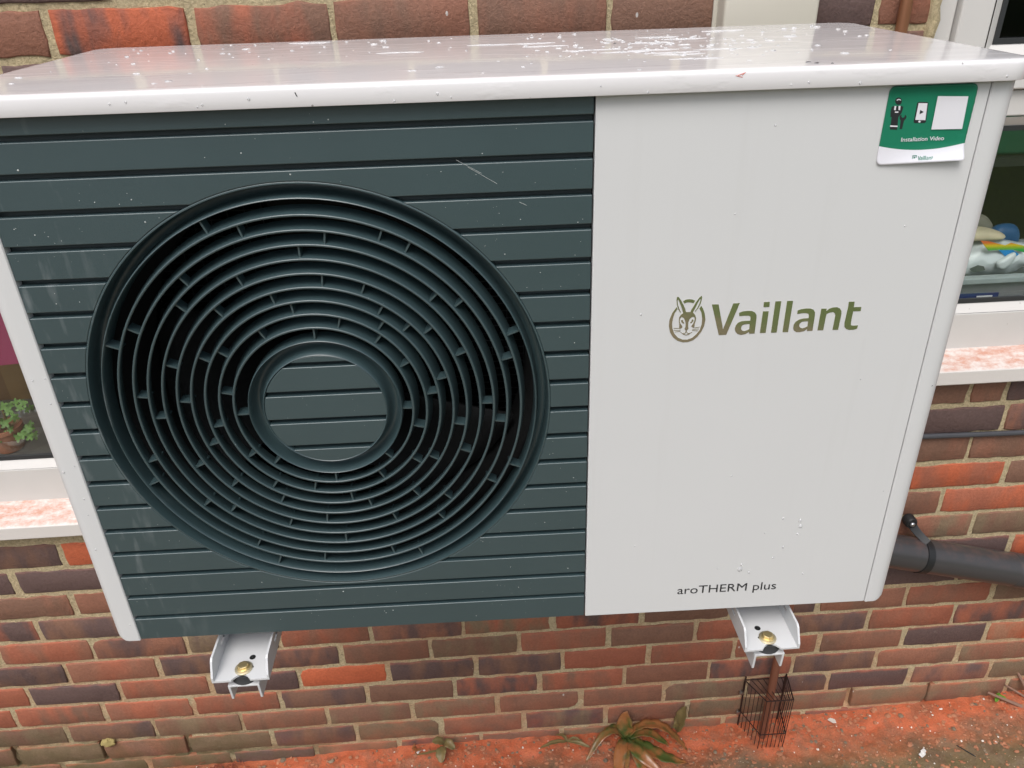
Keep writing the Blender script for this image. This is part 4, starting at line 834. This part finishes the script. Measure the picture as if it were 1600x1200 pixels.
# ================================================================== wall brackets
def bracket(xc, yf, label, flip=1):
    t_ = thing('wall_bracket', label, 'bracket', (xc, W, .15), 'brackets under the heat pump')
    wd = .0375; zt = .1875; th = .003; fh = .030
    L = lambda vf: off(vf, (-xc, -W, -.15))
    # tray: floor with a notch for the rubber mount, two flanges with slots
    ft = []
    n_ = 10; notch = [(xc+.0135*math.cos(a), yf+.0105*math.sin(a)**2) for a in [math.pi*k/n_ for k in range(n_+1)]]
    plan = [(xc-wd, yf+.0), *[(x, y) for x, y in reversed(notch)], (xc+wd, yf+.0), (xc+wd, .46), (xc-wd, .46)]
    plan = [(xc-wd, .46), (xc-wd, yf)]+[(x, y) for x, y in notch[::-1]]+[(xc+wd, yf), (xc+wd, .46)]
    o = mk('tray', L(prism_z(plan, zt-th, zt)), M['bracket'], t_, tri=True, smooth=False)
    for s in (-1, 1):
        x0, x1 = sorted((xc+s*wd, xc+s*(wd+th)))
        prof = [(yf-.000, zt-th), (yf+.000, zt+.006), (yf+.012, zt+fh-.003), (yf+.016, zt+fh), (.46, zt+fh), (.46, zt-th)]
        # flange with a slot hole: build as strip round the hole
        ys0, ys1, zs0, zs1 = yf+.052, yf+.070, zt+.014, zt+.021
        q = [[(yf, zt-th), (yf, zt+.006), (yf+.012, zt+fh-.003), (yf+.016, zt+fh), (ys0, zt+fh), (ys0, zt-th)], [(ys0, zs1), (ys0, zt+fh), (ys1, zt+fh), (ys1, zs1)], [(ys0, zt-th), (ys0, zs0), (ys1, zs0), (ys1, zt-th)], [(ys1, zt-th), (ys1, zt+fh), (.46, zt+fh), (.46, zt-th)]]
        vf = join(*[prism_x(w, x0, x1) for w in q]); o = mk('flange', L(vf), M['bracket'], t_, smooth=False)
        bmx = bmesh.new(); bmx.from_mesh(o.data); bmesh.ops.remove_doubles(bmx, verts=bmx.verts, dist=1e-5)
        dead = [fc for fc in bmx.faces if abs(fc.normal.y) > .9 and min(abs(vv.co.y+W-y_) for vv in fc.verts for y_ in (ys0, ys1)) < 1e-4 and not all(zs0-1e-4 <= vv.co.z+.15 <= zs1+1e-4 for vv in fc.verts)]
        bmesh.ops.delete(bmx, geom=dead, context='FACES'); bmx.to_mesh(o.data); bmx.free()
    for (dx, dy, r_) in ((.008, .040, .0045), (.012, .022, .0018)):
        mk('hole', L(lathe_z([(.0002, zt+.0003), (r_, zt+.0003)], xc+dx*flip, yf+dy, 16)), M['black'], t_, smooth=False)
    # cantilever arm: an upside-down channel
    aw = .0225; az = .172; ah = .030; at_ = .0035; ya = yf+.004
    arm = join(box(xc-aw, xc+aw, ya, W-.004, az-at_, az), prism_x([(ya-.000, az-at_-.0001), (ya+.002, az-ah), (W-.004, az-ah-.012), (W-.004, az-at_-.0001)], xc-aw, xc-aw+at_), prism_x([(ya, az-at_-.0001), (ya+.002, az-ah), (W-.004, az-ah-.012), (W-.004, az-at_-.0001)], xc+aw-at_, xc+aw))
    bev(mk('arm', L(arm), M['bracket'], t_, smooth=True), .0008, 2)
    bev(mk('wall_plate', L(box(xc-.03, xc+.03, W-.0035, W-.0005, az-.10, az+.30)), M['bracket'], t_), .001)
    bx, by = xc+.000, yf+.020
    mk('rubber_mount', L(lathe_z([(.0005, az+.0005), (.0200, az+.0005), (.0205, az+.002), (.0185, az+.005), (.0175, az+.0125), (.0005, az+.0125)], bx, by+.0035, 36)), M['rubber'], t_)
    wa = mk('washer', L(lathe_z([(.0003, zt+.0003), (.0125, zt+.0003), (.0125, zt+.0018), (.0118, zt+.0022), (.0003, zt+.0022)], bx, by, 36)), M['washer'], t_)
    hexp = [(bx+.0075*math.cos(math.pi*k/3+.35), by+.0075*math.sin(math.pi*k/3+.35)) for k in range(6)]
    bo = bev(mk('bolt', L(join(prism_z(hexp, zt+.0024, zt+.0085))), M['gold'], t_), .0007, 2)
    mk('bolt_flange', L(lathe_z([(.0003, zt+.0023), (.0095, zt+.0023), (.0092, zt+.0035), (.0075, zt+.0042), (.0003, zt+.0042)], bx, by, 32)), M['gold'], t_)
    return t_
b1 = bracket(-.1150, -.0355, 'white steel wall bracket under the slate fan grille', 1)
b2 = bracket(.6500, -.0445, 'white steel wall bracket under the plain white panel, above the wire cage', -1)
# foot pad showing under the casing on the right bracket
ft = thing('foot_pad', 'black rubber foot strip between the casing and the right hand bracket', 'rubber foot', (.65, .05, .218))
bev(mk('pad', off(box(.622, .676, .012, .40, .2180, .2310), (-.65, -.05, -.218)), M['rubber'], ft), .002)
ft2 = thing('foot_pad', 'black rubber foot strip between the casing and the bracket below the grille', 'rubber foot', (-.115, .06, .218))
bev(mk('pad', off(box(-.142, -.088, .04, .40, .2180, .2310), (.115, -.06, -.218)), M['rubber'], ft2), .002)
# ================================================================== waste pipe in its wire cage
wp_ = thing('waste_pipe', 'short brown copper coloured pipe running down into the wire cage', 'pipe', (.965, W, -.83))
px0 = Vector((.975, W-.030, -.52)); px1 = Vector((.962, W-.052, -.90))
mk('pipe', tl(tube([Vector((.99, W-.022, -.10)), px0, px0+(px1-px0)*.5, px1], .0105, 16), wp_), M['copper2'], wp_)
cg = thing('wire_cage', 'dark rusted wire guard cage standing against the bricks over a waste pipe', 'cage', (.968, W-.04, -.83))
TBL, TBR = (.910, W-.004), (1.026, W-.004); TFL, TFR = (.945, W-.075), (1.016, W-.075); zt_, zb_ = -.640, -.845
BBL, BBR = (.912, W-.004), (1.020, W-.004); BFL, BFR = (.938, W-.088), (1.005, W-.088)
def lerp(a, b, k): return tuple(x+(y-x)*k for x, y in zip(a, b))
wr = .0011
def wire(p0, p1, r=wr): mk('wire', tl(tube([p0, p1], r, 6), cg), M['cage'], cg)
for zz, (a, b, c, d), rr in ((zt_, (TBL, TFL, TFR, TBR), .0017), ((zt_+zb_)/2-.02, tuple(lerp(x, y, .6) for x, y in zip((TBL, TFL, TFR, TBR), (BBL, BFL, BFR, BBR))), .0015), (zb_+.012, (BBL, BFL, BFR, BBR), .0017)):
    for p0, p1 in ((a, b), (b, c), (c, d)): wire((*p0, zz), (*p1, zz), rr)
wire((*TBL, zt_), (*TBR, zt_), .0017)
for (T0, T1, B0, B1, n_) in ((TBL, TFL, BBL, BFL, 6), (TFL, TFR, BFL, BFR, 6), (TFR, TBR, BFR, BBR, 6)):
    for i in range(n_+1):
        k = i/n_; a = lerp(T0, T1, k); b = lerp(B0, B1, k)
        if i == 0 and T0 is not TBL: continue
        wire((*a, zt_+.002), (*b, zb_), wr*1.15 if i in (0, n_) else wr)
for i in range(1, 7):
    k = i/7; a = lerp(TBL, TBR, k); b = lerp(TFL, TFR, k); wire((*a, zt_+.001), (*b, zt_+.001))
for zz in (zt_-.045, zt_-.125):
    mk('fixing_screw', tl(lathe_y([(.0004, W-.012), (.0055, W-.011), (.006, W-.006), (.003, W-.004), (.003, W)], .905, zz, 12), cg), M['steel'], cg)
for x_ in (TBL[0]+.002, TBR[0]-.004): wire((x_, W-.004, zt_+.012), (x_, W-.004, zb_), .0024)
# ================================================================== weeds, leaves, litter on the ground
wm = NT('dock_leaf'); lp = wm.pos(); q = wm.noise(lp, 30, 5)
gzz = wm.n('NewGeometry'); sxx = wm.n('SeparateXYZ'); wm.l(gzz.outputs['Normal'], sxx.inputs[0])
dustf = wm.rampf(wm.noise(lp, 17, 4), .42, .56)
wm.set(Base_Color=wm.mix(wm.math('MULTIPLY', dustf, .65), wm.mix(q, (.03, .055, .012), (.10, .125, .03)), (.42, .13, .05)), Roughness=.28, Specular_IOR_Level=.6); wm.bump(wm.noise(lp, 140), .4, .002)
DL = wm.m
def blade_leaf(p, w0, mat, parent, name='leaf', fold=.5, tw=0.0):
    P = [Vector(x) for x in p]; C = []
    for i in range(len(P)-1):
        p0 = P[max(i-1, 0)]; p1 = P[i]; p2 = P[i+1]; p3 = P[min(i+2, len(P)-1)]
        for k in range(6):
            t_ = k/6; C.append(.5*((2*p1)+(p2-p0)*t_+(2*p0-5*p1+4*p2-p3)*t_*t_+(3*p1-p0-3*p2+p3)*t_**3))
    C.append(P[-1]); n_ = len(C); v = []; f = []
    for i, c in enumerate(C):
        s = i/(n_-1); tg = (C[min(i+1, n_-1)]-C[max(i-1, 0)]).normalized(); sd = tg.cross(Vector((0, 0, 1)))
        if sd.length < .2: sd = Vector((1, 0, 0))
        sd.normalize(); sd = Matrix.Rotation(tw*s, 3, tg) @ sd; nn = sd.cross(tg)
        w = w0*(max(.12, math.sin(math.pi*min(1, s*.93+.05))**.8)) if s < .98 else w0*.05
        rip = .12*w0*math.sin(i*1.9)
        for a, h in ((-1, fold), (-.5, fold*.28), (0, 0), (.5, fold*.28), (1, fold)):
            v.append(tuple(c+sd*a*w*.5+nn*(h*w*.4+(rip if abs(a) == 1 else 0)*.6)))
    for i in range(n_-1):
        for k in range(4): f.append((i*5+k, i*5+k+1, i*5+5+k+1, i*5+5+k))
    o = mk(name, off((v, f), tuple(-x for x in parent.location)), mat, parent, ang=70); sm = o.modifiers.new('solid', 'SOLIDIFY'); sm.thickness = .0006; return o
wx, wy = .590, .545; wz = wall_ground(wx)+.008
wd_ = thing('dock_weed', 'leafy green weed with long drooping leaves dusted orange, growing at the wall foot', 'weed', (wx, wy, wz))
c0 = (wx, wy, wz+.004)
LV = [([c0, (wx-.030, wy-.005, wz+.045), (wx-.062, wy-.02, wz+.040), (wx-.10, wy-.055, wz-.002)], .016), ([c0, (wx-.02, wy+.01, wz+.03), (wx-.05, wy+.012, wz+.026)], .020),
      ([c0, (wx+.000, wy+.010, wz+.035), (wx+.004, wy+.020, wz+.085)], .034), ([c0, (wx+.035, wy+.004, wz+.045), (wx+.080, wy-.005, wz+.050), (wx+.115, wy-.02, wz+.015), (wx+.135, wy-.04, wz-.004)], .024),
      ([c0, (wx+.03, wy-.03, wz+.012), (wx+.075, wy-.06, wz+.006), (wx+.125, wy-.080, wz+.004)], .030), ([c0, (wx+.012, wy-.035, wz+.018), (wx+.022, wy-.075, wz+.008), (wx+.030, wy-.12, wz)], .022),
      ([c0, (wx-.015, wy-.035, wz+.022), (wx-.028, wy-.075, wz+.010), (wx-.030, wy-.12, wz)], .024), ([c0, (wx-.005, wy-.04, wz+.020), (wx-.012, wy-.09, wz+.006)], .014), ([c0, (wx+.02, wy-.06, wz+.03), (wx+.06, wy-.10, wz+.01)], .024),
      ([c0, (wx+.05, wy+.0, wz+.02), (wx+.095, wy-.03, wz+.004)], .022)]
for p_, w in LV: blade_leaf([(wx+(a-wx)*1.18, wy+(b-wy)*1.1, c) for a, b, c in p_], w*1.35, DL, wd_, fold=.28, tw=R.uniform(-.5, .5))
brl = NT('faded_leaf'); lp = brl.pos(); brl.set(Base_Color=brl.mix(brl.noise(lp, 50, 4), (.09, .09, .03), (.26, .17, .07)), Roughness=.5); BL = brl.m
def sprig(name, label, cat, x, y, leaves, mat, h=0.0, stem=True):
    z = wall_ground(x)+.004; t_ = thing(name, label, cat, (x, y, z))
    for (p_, w) in leaves: blade_leaf([(x+a, y+b, z+c) for a, b, c in p_], w, mat, t_, tw=R.uniform(-.6, .6))
    if stem: mk('stem', off(tube([(x, y, z-.004), (x+.004, y+.004, z+.02), (x, y+.01, z+h)], .0012, 5), (-x, -y, -z)), stm, t_)
    return t_
sprig('broadleaf_weed', 'single curled olive leaf standing against the bricks beside the dock weed', 'weed', .735, .555, [([(0, 0, .01), (.012, .006, .05), (.022, .010, .095)], .036), ([(0, 0, .006), (-.006, -.002, .035), (-.002, 0, .06)], .016)], BL, .03)
sprig('withered_plant', 'small withered plant with four round faded leaves at the wall foot', 'plant', .095, .545, [([(0, 0, .035), (-.012, 0, .045), (-.030, -.004, .050)], .024), ([(0, 0, .03), (.012, -.003, .038), (.030, -.012, .026)], .024), ([(0, 0, .02), (-.006, -.018, .02), (-.006, -.038, .008)], .030), ([(0, 0, .012), (-.05, -.01, .012), (-.075, -.01, .01)], .008)], BL, .05)
sprig('seedling', 'tiny green seedling near the wall foot left of the withered plant', 'plant', .015, .55, [([(0, 0, .01), (0, 0, .025), (.004, 0, .040)], .012), ([(0, 0, .01), (.01, -.004, .016), (.02, -.006, .018)], .008)], DL, .02)
lg = NT('fresh_leaf'); lg.set(Base_Color=(.12, .26, .03), Roughness=.4)
sprig('clover_sprout', 'small bright green sprout by the bricks at the lower right', 'plant', 1.632, .56, [([(0, 0, .004), (.002, 0, .010), (.003, 0, .018)], .012), ([(0, 0, .004), (.008, -.010, .010), (.014, -.022, .010)], .012), ([(0, 0, .004), (-.008, -.012, .006), (-.014, -.018, .004)], .010)], lg.m, .01)
sprig('dry_weed', 'flattened dry weed with narrow stems on the orange dust beside the wall', 'weed', .43, .545, [([(0, 0, .01), (-.035, -.006, .018), (-.075, -.01, .004)], .013), ([(0, 0, .01), (.03, -.01, .014), (.06, -.02, .006)], .011), ([(0, 0, .01), (-.01, .01, .02), (-.03, .014, .022)], .012), ([(0, 0, .01), (.02, .0, .022), (.045, -.005, .004)], .008)], BL, .01)
# twigs at the lower right corner
tw_ = simple('twig_bark', (.24, .14, .10), .6, sc=60)
for i, (p_, r_, lab) in enumerate(((((1.665, .60, -.66), (1.70, .555, -.73), (1.80, .50, -.80)), (.0025, .0045, .0055), 'upright brown twig reaching up the bricks at the lower right corner'),
                              (((1.60, .56, -.745), (1.70, .52, -.775), (1.80, .46, -.80)), (.003, .0055, .0065), 'thick brown twig lying against the upright one at the lower right'),
                              (((1.655, .572, -.735), (1.72, .545, -.77), (1.79, .50, -.79)), (.0022, .004, .005), 'thin pinkish twig between the two thicker ones at the lower right'),
                              (((1.455, .44, -.790), (1.475, .41, -.785), (1.50, .385, -.79)), (.0015, .0016, .0016), 'short black twig lying on the soil near the lower right'))):
    c = p_[1]; o = mk('twig', off(tube(p_, list(r_), 7), tuple(-q for q in c)), tw_ if i < 3 else M['black']); o.location = c
    tag(o, lab, 'twig', 'twigs on the ground')
yl = thing('yellow_leaf', 'small yellow fallen leaf beside the twigs at the lower right', 'leaf', (1.735, .50, wall_ground(1.73)+.012))
blade_leaf([(1.715, .505, -.755), (1.735, .50, -.750), (1.755, .497, -.755)], .012, simple('yellow_leaf', (.5, .4, .03), .5), yl, name='blade')
ms = mk('moss_tuft', blob((0, 0, 0), .019, .009, .013, 14, 8, .18), simple('dry_moss', (.35, .28, .11), .9, bump=.8)); ms.location = (-.785, W-.004, -.7105); tag(ms, 'pale crusty lump of moss stuck in a joint at the lower left', 'moss')
# tuft of reddish rootlets
L = []
for i in range(70):
    x = -.50+R.gauss(0, .035); y = .545+R.gauss(0, .012); z = wall_ground(x)+.004; a = R.uniform(0, 6.3); l_ = R.uniform(.015, .045)
    L.append(tube([(x, y, z), (x+math.cos(a)*l_*.5, y+math.sin(a)*l_*.3, z+R.uniform(.006, .018)), (x+math.cos(a)*l_, y+math.sin(a)*l_*.6, z+R.uniform(0, .006))], .0008, 4))
o = mk('dead_roots', join(*L), simple('red_roots', (.24, .06, .035), .7)); tag(o, 'tangle of fine reddish dead roots on the soil by the wall', 'roots', kind='stuff')
# crumbs of brick, stones and pale chips
def scatter(n, s0, s1, pale_=False):
    L = []
    for i in range(n):
        x = R.uniform(-1.2, 1.9); y = R.uniform(.36, .572); s = R.uniform(s0, s1)*R.uniform(.5, 1); L.append(blob((x, y, ground_z(x, y)+s*.2), s*R.uniform(.7, 1.4), s*R.uniform(.7, 1.2), s*.6, 6, 4, .3))
    return join(*L)
o = mk('brick_crumbs', scatter(2200, .0015, .0075), simple('brick_crumb', (.38, .16, .085), .8, var=.5, sc=20, bump=.5), smooth=False); tag(o, 'crumbs of orange brick lying in the dust by the wall', 'crumbs', kind='stuff')
o = mk('gravel', scatter(500, .0012, .007), simple('soil_stone', (.20, .15, .10), .8, var=.6, sc=15, bump=.5), smooth=False); tag(o, 'small stones and grit in the soil by the wall', 'gravel', kind='stuff')
o = mk('pale_chips', scatter(260, .0010, .0042), simple('pale_chip', (.72, .68, .62), .5), smooth=False); tag(o, 'pale chips and shell bits on the orange dust', 'chips', kind='stuff')
for (x, y, s, lab) in ((.025, .552, .007, 'tiny white plastic offcut on the orange dust beside the withered plant'), (1.355, .425, .014, 'white torn scrap on the soil near the bottom edge, right of the cage')):
    z = ground_z(x, y); o = bev(mk('plastic_scrap', join(box(-s, s*.8, -s*.4, s*.4, 0, .004), box(-s*.2, s*1.2, -s*.1, s*.6, .0042, .007)), simple('white_scrap', (.75, .74, .72), .4)), .0012); o.location = (x, y, z); o.rotation_euler = (.2, .3, .6); tag(o, lab, 'scrap')
sl_ = blade = None
sh_ = mk('slate_shard', prism_y([(-.006, -.010), (.004, -.008), (.007, .004), (0, .012), (-.006, .006)], -.0015, .0015), simple('white_shard', (.7, .66, .6), .5)); sh_.location = (1.165, .545, wall_ground(1.165)+.008); sh_.rotation_euler = (1.35, 0, .6); tag(sh_, 'thin curved white shard on the dust right of the cage', 'shard')
# ================================================================== the garden behind the camera (mirrored in foil, glass and paint)
hm = NT('hedge_leaf'); lp = hm.pos(); hm.set(Base_Color=hm.mix(hm.noise(lp, 5, 5), (.018, .035, .010), (.06, .10, .02)), Roughness=.6)
v = []; f = []
nxh, nzh = 90, 14
for j in range(nzh+1):
    for i in range(nxh+1):
        x = -9+20*i/nxh; z = -.9+2.9*j/nzh; d = .28*mnoise.noise((x*1.4, z*1.8, 2))+.16*mnoise.noise((x*4.5, z*5, 6)); v.append((x, -9+d+(.25*j/nzh)**2, z+(.18*mnoise.noise((x*2.2, 3, 0)) if j == nzh else 0)))
n1 = len(v)
for i in range(nxh+1): v.append((-9+20*i/nxh, -10.3, -.9)); v.append((-9+20*i/nxh, -10.3, 1.8))
f = [(j*(nxh+1)+i, j*(nxh+1)+i+1, (j+1)*(nxh+1)+i+1, (j+1)*(nxh+1)+i) for j in range(nzh) for i in range(nxh)]
for i in range(nxh): f.append((n1+2*i, n1+2*i+1, n1+2*i+3, n1+2*i+2)); f.append((nzh*(nxh+1)+i, nzh*(nxh+1)+i+1, n1+2*i+3, n1+2*i+1))
o = mk('hedge', off((v, f), (-1, 9, .9)), hm.m, ang=80); o.location = (1, -9, -.9); tag(o, 'dense dark green hedge at the far end of the lawn', 'hedge')
